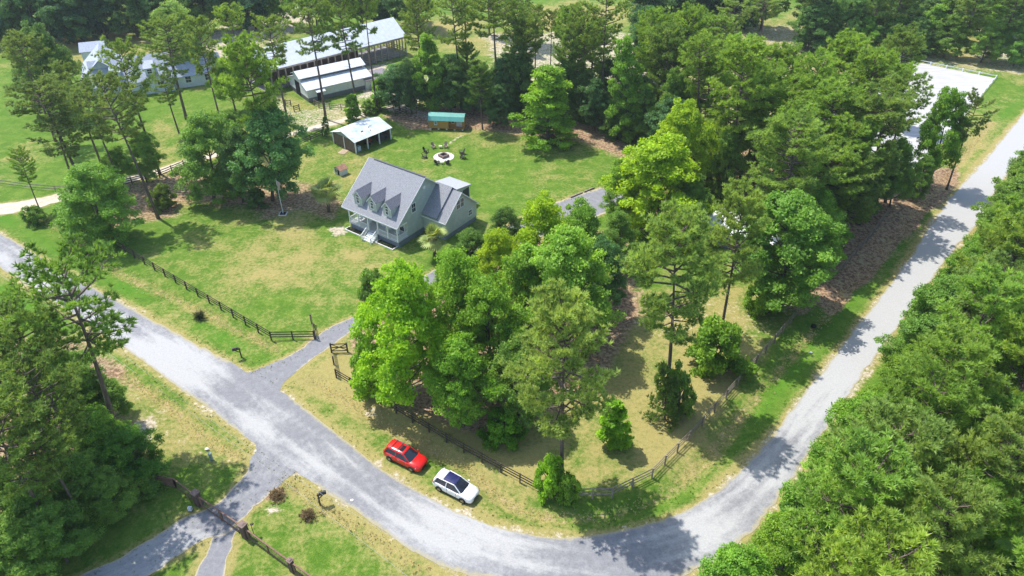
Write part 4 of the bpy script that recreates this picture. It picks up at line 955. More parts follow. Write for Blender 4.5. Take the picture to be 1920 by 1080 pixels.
# screened rear porch
b = MB(); b.slab([(5.7, 12.9, 3.98), (10.2, 12.9, 3.98), (10.2, 17.0, 3.25), (5.7, 17.0, 3.25)], 0.14); part(b, 'rear_porch_roof', mat('pale_shingles', (0.36, 0.37, 0.39), .9, .2, noise=.15, nscale=6), house)
b = MB().box(5.9, 10.0, 12.9, 16.8, 0.2, 0.5); b.poly([(9.9, 13.1, 2.9), (9.9, 16.75, 2.9), (9.9, 16.75, 3.1), (9.9, 13.1, 3.75)], (.1, 0, 0)); part(b, 'rear_porch_wall', SIDING, house)
b = MB().box(9.92, 9.95, 13.2, 16.7, 0.5, 2.9); b.box(6.0, 9.9, 16.68, 16.72, 0.5, 2.9); part(b, 'screen', mat('insect_screen', (0.04, 0.05, 0.05), .7), house)
for q in ((9.93, 16.72), (9.93, 14.9), (6.0, 16.72)): b = MB().box(q[0] - .07, q[0] + .07, q[1] - .07, q[1] + .07, 0.3, 3.1); part(b, 'porch_post', WHITE, house)
# flower beds, rocking chairs on the porch
BED = mat('bed_edging', (0.66, 0.64, 0.60), 0.8, 0.2, noise=.12, nscale=5)
for xa, xb, side, lab in ((-0.25, px_[2] - .15, 'left', 'mulched flower bed with pale edging left of the front steps'), (px_[3] + .15, 9.6, 'right', 'mulched flower bed with pale edging right of the front steps')):
    e = empty('flower_bed', o + Vector((math.cos(th) * xa, math.sin(th) * xa, 0)), th); tag(e, lab, 'flower bed', 'flower beds by the porch'); w = xb - xa
    b = MB().box(.1, w - .1, -.82, .1, 0.0, .10); part(b, 'mulch', MULCH, e)
    b = MB().box(-.02, w + .02, -.96, -.822, 0, .16); b.box(-.02, .10, -.82, .12, 0, .16); b.box(w - .1, w + .02, -.82, .12, 0, .16); part(b, 'edging', BED, e)
    fo = Foliage(7); n = 14 if side == 'right' else 8; C = np.array([[0.4 + (w - .8) * i / n, -.4 + .12 * ((i * 7) % 3 - 1), .22] for i in range(n)])
    fo.leaves(C, np.tile([0, 0, 1.], (n, 1)), 40, 0.22, 0.12, .8, np.full(n, .5)); me = fo.mesh('low_plants', M_LEAF); q = bpy.data.objects.new('low_plants', me); COL.objects.link(q); q.parent = e; q.color = (0.06, 0.10, 0.035, 1)
def hp(x, y): return Vector((o.x + math.cos(th) * x - math.sin(th) * y, o.y + math.sin(th) * x + math.cos(th) * y, 0))
def rocker(loc, rz, lab):
    e = empty('rocking_chair', loc, rz); tag(e, lab, 'chair', 'rocking chairs on the porch')
    b = MB().box(-.26, .26, -.25, .25, .40, .44); part(b, 'seat', WHITE, e)
    b = MB()
    for i in range(5): b.slab([(-.24 + .1 * i, .24, .44), (-.17 + .1 * i, .24, .44), (-.17 + .1 * i, .42, 1.12), (-.24 + .1 * i, .42, 1.12)], .03)
    b.bar((-.27, .43, 1.13), (.27, .43, 1.13), .04, .08); part(b, 'backrest', WHITE, e)
    for s in (-1, 1):
        b = MB().tube([(s * .28, -.42, .10), (s * .28, -.2, .03), (s * .28, .2, .03), (s * .28, .55, .12)], .022, 5); part(b, 'rocker', WHITE, e)
        b = MB().bar((s * .28, -.28, .66), (s * .28, .33, .66), .07, .03); part(b, 'armrest', WHITE, e)
        for y in (-.22, .24): b = MB().box(s * .28 - .02, s * .28 + .02, y - .02, y + .02, .04, .645); part(b, 'leg', WHITE, e)
for x, lab in ((1.2, 'white rocking chair at the left end of the front porch'), (3.0, 'white rocking chair just left of the front door'), (6.8, 'white rocking chair between front door and right porch corner'), (8.6, 'white rocking chair at the right end of the front porch')):
    p = hp(x, 1.25); p.z = 1.0; rocker(p, th, lab)

# ---- open metal shed
FL = G(600 + 140 / 6.4, 190 + 520 / 6.4); FR = G(600 + 437 / 6.4, 190 + 628 / 6.4); R4 = G(600 + 853 / 6.4, 190 + 455 / 6.4)
a = math.atan2((R4 - FR).y, (R4 - FR).x); shed = empty('open_shed', FR, a); tag(shed, 'open-fronted pole shed with rust-patched pale metal roof behind the house', 'shed')
wS = (FR - FL).length; LS = (R4 - FR).length; H1 = 2.45; HR = 3.45
TIN = mat('worn_tin', (0.34, 0.42, 0.42), 0.45, 0.5, nscale=0.7, col2=(0.74, 0.76, 0.76))
MESH = mat('brown_shade_cloth', (0.11, 0.085, 0.06), 0.9, 0.1, nscale=5, col2=(0.20, 0.16, 0.12), stretch=(1, 1, .3))
b = MB(); b.slab([(-.4, -.35, H1 - .12), (LS + .3, -.35, H1 - .12), (LS + .3, wS / 2, HR), (-.4, wS / 2, HR)], .05)
b.slab([(-.4, wS / 2, HR - .002), (LS + .3, wS / 2, HR - .002), (LS + .3, wS + .35, H1 - .12), (-.4, wS + .35, H1 - .12)], .05); rf = part(b, 'roof', TIN, shed)
for (u_, v_, w_, h_) in ((2.6, 1.25, .5, .30), (4.6, 1.7, .35, .2), (4.3, .8, .2, .25)):
    def rp(uu, vv): return (uu, vv, H1 - .12 + (HR - H1 + .12) * (vv + .35) / (wS / 2 + .35) + .012)
    b = MB(); b.slab([rp(u_, v_), rp(u_ + w_, v_ + .1), rp(u_ + w_ + .1, v_ + h_), rp(u_ + .2, v_ + h_ + .1)], .02); part(b, 'roof_hole', DARK, rf)
b = MB(); b.poly([(-.05, -.1, H1 - .05), (-.05, wS / 2, HR - .1), (-.05, wS + .1, H1 - .05)][::-1], (.06, 0, 0)); part(b, 'gable', mat('grey_gable', (.33, .38, .42), .7), shed)
b = MB(); b.box(-.02, .03, .1, wS - .1, .1, H1 - .1); b.box(.1, LS, wS - .05, wS, .1, H1 - .1); b.box(LS - .04, LS, .1, wS - .1, .1, H1 - .1); part(b, 'wall', MESH, shed)
for x, y in [(LS * i / 3, 0) for i in range(4)] + [(0, wS / 2), (0, wS), (LS, wS)]:
    b = MB().box(x - .09, x + .09, y - .09, y + .09, 0, H1 - .1); part(b, 'post', WHITE, shed)
ca, sa = math.cos(a), math.sin(a)
def sp(x, y, z=0): return Vector((FR.x + ca * x - sa * y, FR.y + sa * x + ca * y, z))
TARP = mat('dark_tarp', (.03, .032, .04), .5, .4, noise=.3, nscale=3)
def lumpy(name, loc, s, m, lab, cat, seed=1):
    r_ = random.Random(seed); b = MB(); k = 10; vs = []; fs = []
    for i in range(5):
        for j in range(k):
            t = 2 * math.pi * j / k; f = (1, 1.02, .9, .62, .2)[i] * r_.uniform(.88, 1.12); vs.append((math.cos(t) * s[0] * f, math.sin(t) * s[1] * f, s[2] * (0, .35, .7, .92, 1)[i]))
    for i in range(4):
        for j in range(k): fs.append((i * k + j, i * k + (j + 1) % k, (i + 1) * k + (j + 1) % k, (i + 1) * k + j))
    fs.append(tuple(range(4 * k, 5 * k))); b.add(vs, fs); ob = b.build(name, m, None, smooth=True); ob.location = loc; tag(ob, lab, cat); return ob
lumpy('covered_machine', sp(LS * .85, 1.3), (1.1, .8, 1.2), TARP, 'dark tarpaulin-covered machine in the right bay of the open shed', 'tarpaulin')
b = MB(); b.box(-.35, .35, -.3, .3, 0, .9); b.box(-.3, .3, -.31, -.302, .1, .8); ob = b.build('storage_bin', mat('pale_plastic', (.5, .6, .62), .5), None, bevel=.03); ob.location = sp(1.1, .7); ob.rotation_euler.z = a; tag(ob, 'pale blue plastic bin in the left bay of the open shed', 'bin')
# riding mower, middle bay
mo = empty('riding_mower', sp(LS * .5, 1.5), a + .4); tag(mo, 'red riding mower parked in the middle bay of the open shed', 'mower')
RED_ = mat('mower_red', (.35, .03, .02), .4, .5); TYRE = mat('tyre_rubber', (.018, .018, .019), .85, .2)
b = MB().hexa([(.1, -.28, .4), (.95, -.25, .4), (.95, .25, .4), (.1, .28, .4)], [(.1, -.26, .85), (.9, -.2, .72), (.9, .2, .72), (.1, .26, .85)]); part(b, 'hood', RED_, mo, bevel=.04)
b = MB().box(-.55, .1, -.3, .3, .35, .5); part(b, 'deck', RED_, mo); b = MB().box(-.5, -.1, -.22, .22, .5, .62); b.box(-.58, -.48, -.22, .22, .6, 1.0); part(b, 'seat', TYRE, mo)
for x, y, r_ in ((.7, .42, .19), (.7, -.42, .19), (-.4, .42, .25), (-.4, -.42, .25)): b = MB().tube([(x, y - .09, r_), (x, y + .09, r_)], r_, 14); part(b, 'wheel', TYRE, mo)
b = MB().tube([(.1, 0, .8), (-.05, 0, 1.02)], .02, 5); b.tube([(-.06 + .0, .16 * math.cos(t), 1.02 + .1 * math.sin(t)) for t in [i * math.pi / 5 for i in range(11)]], .015, 4); part(b, 'steering_wheel', TYRE, mo)
# ---- cabin with green roof
CL = G(600 + 1308 / 6.4, 190 + 338 / 6.4); CR = G(600 + 1728 / 6.4, 190 + 356 / 6.4); a = math.atan2((CR - CL).y, (CR - CL).x); Lc = (CR - CL).length
cab = empty('cabin', CL, a); tag(cab, 'small honey-coloured wooden cabin with green metal barn roof and corner porch', 'cabin')
WOOD = stripe_mat('honey_boards', (0.46, 0.25, 0.065), (0.30, 0.15, 0.04), 0.22, 'X', 0.6, 0.1)
b = MB().box(0, Lc * .55, 0.05, 2.6, .28, 2.0); b.box(Lc * .55, Lc, 1.25, 2.6, .28, 2.0); part(b, 'wall', WOOD, cab)
b = MB().box(Lc * .55 + .003, Lc, 0.03, 1.25, .28, .36); part(b, 'porch_floor', WOOD, cab)
for x in (Lc * .56, Lc * .78, Lc - .06): b = MB().box(x - .05, x + .05, .04, .14, .36, 2.0); part(b, 'porch_post', mat('honey_post', (.42, .23, .07), .6), cab)
b = MB(); b.bar((Lc * .56, .08, 1.1), (Lc * .72, .08, 1.1), .05, .06); b.bar((Lc * .86, .08, 1.1), (Lc - .06, .08, 1.1), .05, .06); b.bar((Lc * .56, .08, .8), (Lc * .72, .08, .8), .04, .04); part(b, 'railing', MATS['honey_post'], cab)
G1 = stripe_mat('green_metal_roof', (0.10, 0.34, 0.29), (0.05, 0.21, 0.19), 0.24, 'X', 0.35, 0.12, 0.5); G2 = G1
b = MB(); b.slab([(-.12, -.22, 1.92), (Lc + .12, -.22, 1.92), (Lc + .12, .32, 2.62), (-.12, .32, 2.62)], .05); b.slab([(-.12, .32, 2.62), (Lc + .12, .32, 2.62), (Lc + .12, 1.32, 2.98), (-.12, 1.32, 2.98)], .05)
b.slab([(-.12, 1.32, 2.978), (Lc + .12, 1.32, 2.978), (Lc + .12, 2.35, 2.62), (-.12, 2.35, 2.62)], .05); b.slab([(-.12, 2.35, 2.618), (Lc + .12, 2.35, 2.618), (Lc + .12, 2.85, 1.92), (-.12, 2.85, 1.92)], .05); part(b, 'roof', G1, cab)
b = MB()
for x in (.04, Lc - .08): b.poly([(x, 0.07, 2.0), (x, 2.58, 2.0), (x, 2.3, 2.55), (x, 1.32, 2.9), (x, .35, 2.55)][::-1], (.06, 0, 0))
part(b, 'gable', WOOD, cab)
window(cab, Lc * .2, 0.05, 1.1, .42, .6); b = MB().box(Lc * .76, Lc * .92, 1.19, 1.245, .36, 1.9); part(b, 'door', mat('pale_door', (.62, .64, .72), .5), cab); window(cab, Lc * .66, 1.25, 1.0, .5, .7)
for i in range(5): b = MB().box(.3 + i * (Lc - .6) / 4 - .15, .3 + i * (Lc - .6) / 4 + .15, .1, .4, 0, .279); part(b, 'foundation_block', BED, cab)
# ---- dog house
DA = G(639.5, 331); DB = G(652, 325.5); DC = G(629, 322.5); a = math.atan2((DB - DA).y, (DB - DA).x); Ld = (DB - DA).length * 1.05; wd = 1.75
dh = empty('playhouse', DA, a); tag(dh, 'little white hut with rusty brown roof on the lawn left of the house', 'hut')
b = MB().box(0, Ld, 0.02, wd, 0, 1.15); b.poly([(0.05, .02, 1.15), (.05, wd, 1.15), (.05, wd / 2, 1.6)][::-1], (Ld - .1, 0, 0)); part(b, 'wall', mat('hut_white', (.55, .60, .60), .7, noise=.1), dh)
b = MB(); b.slab([(-.12, -.16, 1.05), (Ld + .12, -.16, 1.05), (Ld + .12, wd / 2, 1.66), (-.12, wd / 2, 1.66)], .05); b.slab([(-.12, wd / 2, 1.658), (Ld + .12, wd / 2, 1.658), (Ld + .12, wd + .16, 1.05), (-.12, wd + .16, 1.05)], .05); part(b, 'roof', mat('rusty_roof', (.24, .115, .07), .8, .2, nscale=3, col2=(.40, .24, .17)), dh)
b = MB().box(-.015, .01, .35, .85, .05, 1.0); part(b, 'doorway', DARK, dh)
b = MB().box(-.012, .01, 1.05, 1.45, .45, .95); part(b, 'window', GLASS, dh)

# ---- white barn
BF = G(500 + 545 / 6.857, 80 + 772 / 6.857); BR_ = G(500 + 1060 / 6.857, 80 + 650 / 6.857); BL = G(500 + 330 / 6.857, 80 + 632 / 6.857)
a = math.atan2((BR_ - BF).y, (BR_ - BF).x); barn = empty('white_barn', BF, a); tag(barn, 'white raised-centre horse barn with pale metal roof and dark doorways', 'barn')
Lb = 14.4; nW = -((BL - BF).cross(Vector((math.cos(a), math.sin(a), 0)))).z; Wb = max(9.5, abs(nW) * 1.25)
BW = stripe_mat('white_barn_siding', (0.66, 0.68, 0.70), (0.45, 0.47, 0.50), 0.32, 'Z', 0.5, 0.14); GREYM = stripe_mat('grey_wainscot', (.17, .17, .20), (.10, .10, .12), .3, 'X', .5, .1)
TINW = stripe_mat('white_metal_roof', (0.62, 0.64, 0.67), (0.46, 0.48, 0.52), 0.9, 'X', 0.4, 0.07, 0.5, 0.18)
s1, s2 = Wb * .30, Wb * .70; e0, e1, e2, er = 2.75, 3.75, 4.35, 5.2
b = MB(); b.poly([(0, 0, .9), (0, Wb, .9), (0, Wb, e0), (0, s2, e1), (0, s2, e2), (0, Wb / 2, er), (0, s1, e2), (0, s1, e1), (0, 0, e0)][::-1], (Lb, 0, 0)); part(b, 'wall', BW, barn)
b = MB().box(.01, Lb - .01, .01, Wb - .01, 0, .9); part(b, 'wainscot', GREYM, barn)
b = MB(); b.box(.3, Lb - .3, s1 - .03, s1 - .002, e1 + .02, e2 - .05); part(b, 'clerestory', mat('grey_strip', (.16, .165, .19), .6), barn)
b = MB(); b.slab([(-.3, -.35, e0 - .06), (Lb + .3, -.35, e0 - .06), (Lb + .3, s1 - .035, e1 + .04), (-.3, s1 - .035, e1 + .04)], .07); b.slab([(-.3, s2 + .002, e1 + .04), (Lb + .3, s2 + .002, e1 + .04), (Lb + .3, Wb + .35, e0 - .06), (-.3, Wb + .35, e0 - .06)], .07); part(b, 'lean_to_roof', TINW, barn)
b = MB(); b.slab([(-.4, s1 - .4, e2 - .06), (Lb + .4, s1 - .4, e2 - .06), (Lb + .4, Wb / 2, er + .08), (-.4, Wb / 2, er + .08)], .07); b.slab([(-.4, Wb / 2, er + .078), (Lb + .4, Wb / 2, er + .078), (Lb + .4, s2 + .4, e2 - .06), (-.4, s2 + .4, e2 - .06)], .07); part(b, 'roof', TINW, barn)
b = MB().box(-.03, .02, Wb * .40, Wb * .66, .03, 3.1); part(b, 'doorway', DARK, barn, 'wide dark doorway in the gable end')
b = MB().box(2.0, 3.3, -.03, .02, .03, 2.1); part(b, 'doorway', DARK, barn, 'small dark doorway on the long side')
b = MB(); b.slab([(1.6, -1.2, 2.15), (3.6, -1.2, 2.15), (3.6, -.02, 2.5), (1.6, -.02, 2.5)], .05); part(b, 'awning', TINW, barn)
b = MB().box(Lb - 1.5, Lb + 4.2, -.6, 2.6, 0, 2.1); an = part(b, 'annex', mat('pale_green_wall', (.52, .58, .54), .6, noise=.08), barn)
b = MB(); b.slab([(Lb - 1.7, -.8, 2.1), (Lb + 4.4, -.8, 2.1), (Lb + 4.4, 2.8, 2.75), (Lb - 1.7, 2.8, 2.75)], .1); part(b, 'annex_roof', mat('mauve_roof', (.22, .19, .21), .8, noise=.12), barn)
b = MB(); b.slab([(Lb - .6, -2.6, .05), (Lb + .5, -2.6, .05), (Lb + .5, -.62, .9), (Lb - .6, -.62, .9)], .08)
for x in (Lb - .6, Lb + .5): b.bar((x, -2.6, .95), (x, -.65, 1.75), .06, .06); b.bar((x, -2.6, 0), (x, -2.6 + .001, .97), .06, .06)
part(b, 'ramp', mat('weathered_grey', (.30, .29, .28), .8, noise=.15), barn)
# ---- covered riding arena
z_ = 4.6; RC = G(480 + 835 / 3, 200 / 3, z_); LC = G(480 + 20 / 3, 405 / 3, z_); PK = G(480 + 712 / 3, 105 / 3, z_ + 3.4)
RC.z = 0; LC.z = 0; a = math.atan2((LC - RC).y, (LC - RC).x); Lr = (LC - RC).length
ar = empty('covered_arena', RC, a); tag(ar, 'long open-sided arena under a huge pale metal roof on timber posts', 'arena')
dpk = Vector((PK.x, PK.y, 0)) - RC; u_ = Vector((math.cos(a), math.sin(a), 0)); Wr = abs(u_.cross(dpk).z) * 2; sgn = -1
TINR = stripe_mat('long_metal_roof', (0.60, 0.63, 0.68), (0.50, 0.53, 0.58), 1.0, 'X', 0.42, 0.06, 0.5, 0.1)
b = MB(); q1 = [(-.4, .4, z_ - .1), (Lr, .4, z_ - .1), (Lr, -Wr / 2, z_ + 3.2), (-.4, -Wr / 2, z_ + 3.2)]; b.slab(q1[::-1], .1)
q2 = [(-.4, -Wr / 2, z_ + 3.198), (Lr, -Wr / 2, z_ + 3.198), (Lr, -Wr - .4, z_ - .1), (-.4, -Wr - .4, z_ - .1)]; b.slab(q2[::-1], .1); part(b, 'roof', TINR, ar)
TIM = mat('arena_timber', (.30, .25, .20), .85, noise=.2)
b = MB().box(-.1, Lr, .1, .3, z_ - .55, z_ - .22); b.box(-.1, Lr, -Wr - .2, -Wr, z_ - .55, z_ - .22); part(b, 'eave_beam', TIM, ar)
np_ = 22
for k in range(np_):
    x = k * (Lr - .5) / (np_ - 1)
    for y in (.15, -Wr): b = MB().box(x - .12, x + .12, y - .12, y + .12, 0, z_ - .3); part(b, 'post', TIM, ar)
for k in range(1, 8): b = MB().box(-.1, .1, -Wr * k / 8 - .1, -Wr * k / 8 + .1, 0, z_ + 3.0 - abs(k - 4) * .8); part(b, 'end_post', TIM, ar)
b = MB()
for y in (.15, -Wr):
    for zz in (.5, .95, 1.4): b.box(0, Lr - .5, y - .03, y + .03, zz, zz + .14)
for zz in (.5, .95, 1.4): b.box(-.03, .03, -Wr, .15, zz, zz + .14)
part(b, 'rail', TIM, ar)
b = MB().box(Lr * .28, Lr - .5, -Wr * .5, -Wr * .5 + .1, 0, z_ + 2.5); part(b, 'stall_wall', mat('stall_boards', (.14, .10, .075), .9, noise=.3, nscale=2), ar)
b = MB().box(0.3, Lr - .6, -Wr + .2, -.1, 0.01, .05); part(b, 'footing', mat('grey_footing', (.26, .25, .25), .95, noise=.15), ar)
# ---- far farmhouse
fh = empty('farmhouse', G(233, 204), R(24)); fh.location = (-86.0, 146.0, 0); tag(fh, 'large pale farmhouse with grey-blue roofs half hidden by pines at upper left', 'house')
FW = stripe_mat('white_clapboard', (.60, .64, .68), (.46, .50, .54), .3, 'Z'); FR_ = mat('blue_grey_shingles', (.30, .33, .40), .85, .2, nscale=3, col2=(.42, .46, .54))
def gable_block(x0, x1, y0, y1, he, hr, ax, nm):
    b = MB()
    if ax == 'x': b.poly([(x0, y0, 0), (x0, y1, 0), (x0, y1, he), (x0, (y0 + y1) / 2, hr - .1), (x0, y0, he)][::-1], (x1 - x0, 0, 0))
    else: b.poly([(x0, y0, 0), (x1, y0, 0), (x1, y0, he), ((x0 + x1) / 2, y0, hr - .1), (x0, y0, he)][::-1], (0, y1 - y0, 0))
    w_ = part(b, nm, FW, fh); b = MB(); v = .4
    if ax == 'x':
        ym = (y0 + y1) / 2; k = (hr - he) / (ym - y0) * v
        b.slab([(x0 - v, y0 - v, he - k), (x1 + v, y0 - v, he - k), (x1 + v, ym, hr), (x0 - v, ym, hr)], .12); b.slab([(x0 - v, ym, hr - .002), (x1 + v, ym, hr - .002), (x1 + v, y1 + v, he - k), (x0 - v, y1 + v, he - k)], .12)
    else:
        xm = (x0 + x1) / 2; k = (hr - he) / (xm - x0) * v
        b.slab([(x0 - v, y0 - v, he - k), (xm, y0 - v, hr), (xm, y1 + v, hr), (x0 - v, y1 + v, he - k)][::-1], .12); b.slab([(xm, y0 - v, hr - .002), (x1 + v, y0 - v, he - k), (x1 + v, y1 + v, he - k), (xm, y1 + v, hr - .002)][::-1], .12)
    part(b, 'roof', FR_, fh)
gable_block(0, 15, 0, 9, 3.2, 7.0, 'x', 'main_block'); gable_block(-2.0, 6, 3, 15, 3.8, 7.3, 'y', 'cross_wing'); gable_block(15.1, 25, 1, 8, 2.8, 5.6, 'x', 'garage_wing')
for x in (2.5, 5.5, 9.5, 12.5, 18, 22): window(fh, x, 0 if x < 15 else 1, 1.0, 1.1, 1.3)
for x in (4.5, 11.0):
    b = MB(); b.box(x - .9, x + .9, .6, 3.0, 3.9, 5.3); d = part(b, 'dormer', FW, fh); b = MB(); b.slab([(x - 1.1, .4, 5.25), (x + 1.1, .4, 5.25), (x + 1.1, 3.2, 6.1), (x - 1.1, 3.2, 6.1)], .1); part(b, 'dormer_roof', FR_, d); window(d, x, .6, 4.1, .9, .9)
gs = empty('garage_shed', G(158, 118), R(20)); tag(gs, 'small blue-grey roofed outbuilding left of the far farmhouse', 'shed')
b = MB().box(0, 5, 0, 5, 0, 2.6); part(b, 'wall', FW, gs); b = MB(); b.slab([(-.3, -.3, 2.5), (5.3, -.3, 2.5), (5.3, 2.5, 4.0), (-.3, 2.5, 4.0)], .1); b.slab([(-.3, 2.5, 3.998), (5.3, 2.5, 3.998), (5.3, 5.3, 2.5), (-.3, 5.3, 2.5)], .1); part(b, 'roof', FR_, gs); b = MB().box(1, 4, -.03, .02, .02, 2.2); part(b, 'door', PAPER, gs)
# ---- white-roofed trailer among the eastern trees
p0 = G(1318, 448); p1 = G(1388, 482); a = math.atan2((p1 - p0).y, (p1 - p0).x)
tr_ = empty('mobile_home', p0, a); tag(tr_, 'white-roofed mobile home hidden among trees in the eastern belt', 'mobile home')
Lt = (p1 - p0).length + 3.5; b = MB().box(-1, Lt, 0, 5.6, .3, 2.9); part(b, 'wall', stripe_mat('grey_blue_siding', (.22, .25, .28), (.14, .16, .18), .2), tr_)
b = MB(); b.slab([(-1.2, -.3, 2.9), (Lt + .2, -.3, 2.9), (Lt + .2, 2.8, 3.5), (-1.2, 2.8, 3.5)], .1); b.slab([(-1.2, 2.8, 3.498), (Lt + .2, 2.8, 3.498), (Lt + .2, 5.9, 2.9), (-1.2, 5.9, 2.9)], .1); part(b, 'roof', mat('white_membrane', (.74, .74, .74), .6, noise=.12, nscale=1), tr_)
b = MB().box(-.9, Lt - .1, .1, 5.5, 0, .3); part(b, 'skirting', BLOCK, tr_)
for x in (1, 4.2, 7): window(tr_, x, 0, 1.2, .9, .9)

# ================================================================ VEHICLES
def loft(b, st):
    """st: rows of (x, [(y, z), ...]) half profile points from sill to centre line, mirrored"""
    k = len(st[0][1]); m = 2 * k - 1; base = len(b.v)
    for x, pr in st:
        full = [(x, -y, z) for y, z in pr] + [(x, y, z) for y, z in pr[-2::-1]]
        b.v += full
    for i in range(len(st) - 1):
        for j in range(m - 1): b.f.append((base + i * m + j, base + (i + 1) * m + j, base + (i + 1) * m + j + 1, base + i * m + j + 1))
    b.f.append(tuple(base + j for j in range(m))); b.f.append(tuple(base + (len(st) - 1) * m + j for j in range(m - 1, -1, -1)))
    return b
CHROME = mat('bright_metal', (.6, .6, .62), .25, .6, metal=.9); LAMP = mat('lamp_glass', (.65, .67, .68), .15, .7); TAIL = mat('tail_lamp', (.28, .01, .012), .3, .6); BLKP = mat('black_plastic', (.02, .02, .022), .55, .3)
def suv(name, loc, rz, paint, lab, pano, rails):
    e = empty(name, loc, rz); tag(e, lab, 'car', 'cars parked on the verge')
    P_ = mat(*paint[:2], *paint[2:]) if not isinstance(paint, bpy.types.Material) else paint
    def pr(w, zb, zs, zt): return [(w * .93, zb), (w * .995, zb + .14), (w, zs), (w * .965, zt - .09), (w * .86, zt - .015), (w * .45, zt + .025), (0, zt + .035)]
    st = [(-2.27, pr(.70, .48, .68, .90)), (-2.21, pr(.80, .36, .66, .99)), (-2.05, pr(.87, .27, .66, 1.04)), (-1.5, pr(.915, .25, .66, 1.05)), (-.6, pr(.925, .25, .66, 1.03)), (.4, pr(.925, .25, .66, 1.02)), (1.0, pr(.92, .25, .66, 1.02)), (1.35, pr(.915, .25, .66, 1.0)), (1.75, pr(.90, .26, .64, .95)), (2.05, pr(.85, .28, .60, .87)), (2.22, pr(.76, .32, .56, .78)), (2.30, pr(.62, .38, .52, .68))]
    b = loft(MB(), st); body = part(b, 'body', P_, e, smooth=True)
    es = body.modifiers.new('edge', 'EDGE_SPLIT'); es.split_angle = R(38)
    # greenhouse: glass volume with painted roof and pillars
    gb = [(-2.12, .76), (-1.7, .83), (.5, .83), (1.18, .70)]; zt = 1.66; zb = 1.0
    Bm = [(-2.15, -.72, zb), (-2.15, .72, zb), (1.22, .70, zb), (1.22, -.70, zb)]
    gl = MB(); ring0 = [(-2.14, .70), (-1.95, .81), (.75, .835), (1.08, .76), (1.24, .45)]; ring1 = [(-1.78, .52), (-1.66, .60), (.02, .64), (.22, .58), (.34, .30)]
    def ring(r_, z): return [(x, -y, z) for x, y in r_] + [(x, y, z) for x, y in r_[::-1]]
    a0 = ring(ring0, zb); a1 = ring(ring1, zt - .05); n = len(a0); gl.add(a0 + a1, [(i, (i + 1) % n, n + (i + 1) % n, n + i) for i in range(n)] + [tuple(range(n, 2 * n))])
    part(gl, 'window_glass', GLASS2, e)
    xr0 = -1.80; xr1 = .30 if not pano else -1.05
    rb = MB(); sec = lambda x, w, z: (x, [(w, z - .075), (w * .93, z - .02), (w * .5, z + .012), (0, z + .018)])
    loft(rb, [sec(-1.93, .50, zt - .07), sec(-1.74, .62, zt - .005), sec(-1.2, .665, zt + .01)] + ([sec(-1.05, .67, zt + .01)] if pano else [sec(-.4, .665, zt + .015), sec(.1, .645, zt), sec(.30, .60, zt - .035)])); part(rb, 'roof', P_, e, smooth=True)
    if pano:
        rb = MB(); loft(rb, [sec(-1.04, .60, zt + .012), sec(-.4, .60, zt + .014), sec(.1, .585, zt + .002), sec(.30, .54, zt - .035)]); part(rb, 'glass_roof', mat('blue_roof_glass', (.02, .022, .09), .1, .7), e)
    for s in (-1, 1):
        bars = [((.30, s * .595, zt - .045), (1.10, s * .765, zb + .01), .07, .06), ((-1.74, s * .605, zt - .05), (-2.05, s * .79, zb + .02), .16, .10), ((-.55, s * .665, zt - .08), (-.60, s * .845, zb + .01), .05, .08)]
        if pano: bars.append(((-1.05, s * .645, zt - .005), (.28, s * .60, zt - .02), .075, .045))
        for q in bars: part(MB().bar(*q), 'pillar', P_, e)
    for s in (-1, 1):
        b = MB().box(.78, .98, min(s * .90, s * 1.07), max(s * .90, s * 1.07), 1.0, 1.15); part(b, 'wing_mirror', P_, e, bevel=.04)
        if rails: b = MB().tube([(-1.62, s * .58, zt + .02), (-1.5, s * .58, zt + .08), (-.05, s * .57, zt + .08), (.1, s * .57, zt + .02)], .022, 6); part(b, 'roof_rail', CHROME, e)
        b = MB(); b.hexa([(1.88, s * .885, .62), (2.22, s * .66, .60), (2.20, s * .56, .60), (1.85, s * .70, .62)][::s], [(1.86, s * .885, .80), (2.19, s * .64, .75), (2.13, s * .52, .78), (1.80, s * .70, .82)][::s]); part(b, 'headlight', LAMP, e)
        b = MB().hexa([(-2.25, s * .55, .82), (-2.25, s * .76, .82), (-1.95, s * .90, .84), (-2.0, s * .6, .84)], [(-2.23, s * .55, 1.0), (-2.23, s * .75, 1.0), (-1.98, s * .885, 1.0), (-2.0, s * .6, 1.0)]); part(b, 'tail_light', TAIL, e)
        b = MB().box(-1.4, 1.4, min(s * .90, s * .945), max(s * .90, s * .945), .26, .34); part(b, 'sill', BLKP, e)
        sm = MB()
        for xx in (.62, -.46): sm.box(xx - .008, xx + .008, min(s * .90, s * .931), max(s * .90, s * .931), .36, .98)
        sm.box(-1.30, .62, min(s * .90, s * .931), max(s * .90, s * .931), .36, .375); part(sm, 'door_seam', BLKP, e)
        for x in (-.25, -1.25): b = MB().box(x, x + .18, min(s * .92, s * .945), max(s * .92, s * .945), .86, .89); part(b, 'door_handle', CHROME if not pano else P_, e)
        for x in (-1.36, 1.36):
            b = MB().tube([(x, s * .70, .335), (x, s * .928, .335)], .40, 22); part(b, 'wheel_arch', BLKP, e)
            w = part(MB().tube([(x, s * .715, .335), (x, s * .74, .335), (x, s * .93, .335), (x, s * .955, .335)], [.31, .335, .335, .305], 24), 'wheel', TYRE, e, smooth=False)
            b = MB().tube([(x, s * .93, .335), (x, s * .962, .335)], .215, 20); rm = part(b, 'rim', mat('rim_dark', (.05, .05, .055), .4, .5, metal=.6), w)
            b = MB()
            for k in range(5):
                t = 2 * math.pi * k / 5; b.bar((x, s * .968, .335), (x + .20 * math.cos(t), s * .968, .335 + .20 * math.sin(t)), .02, .055)
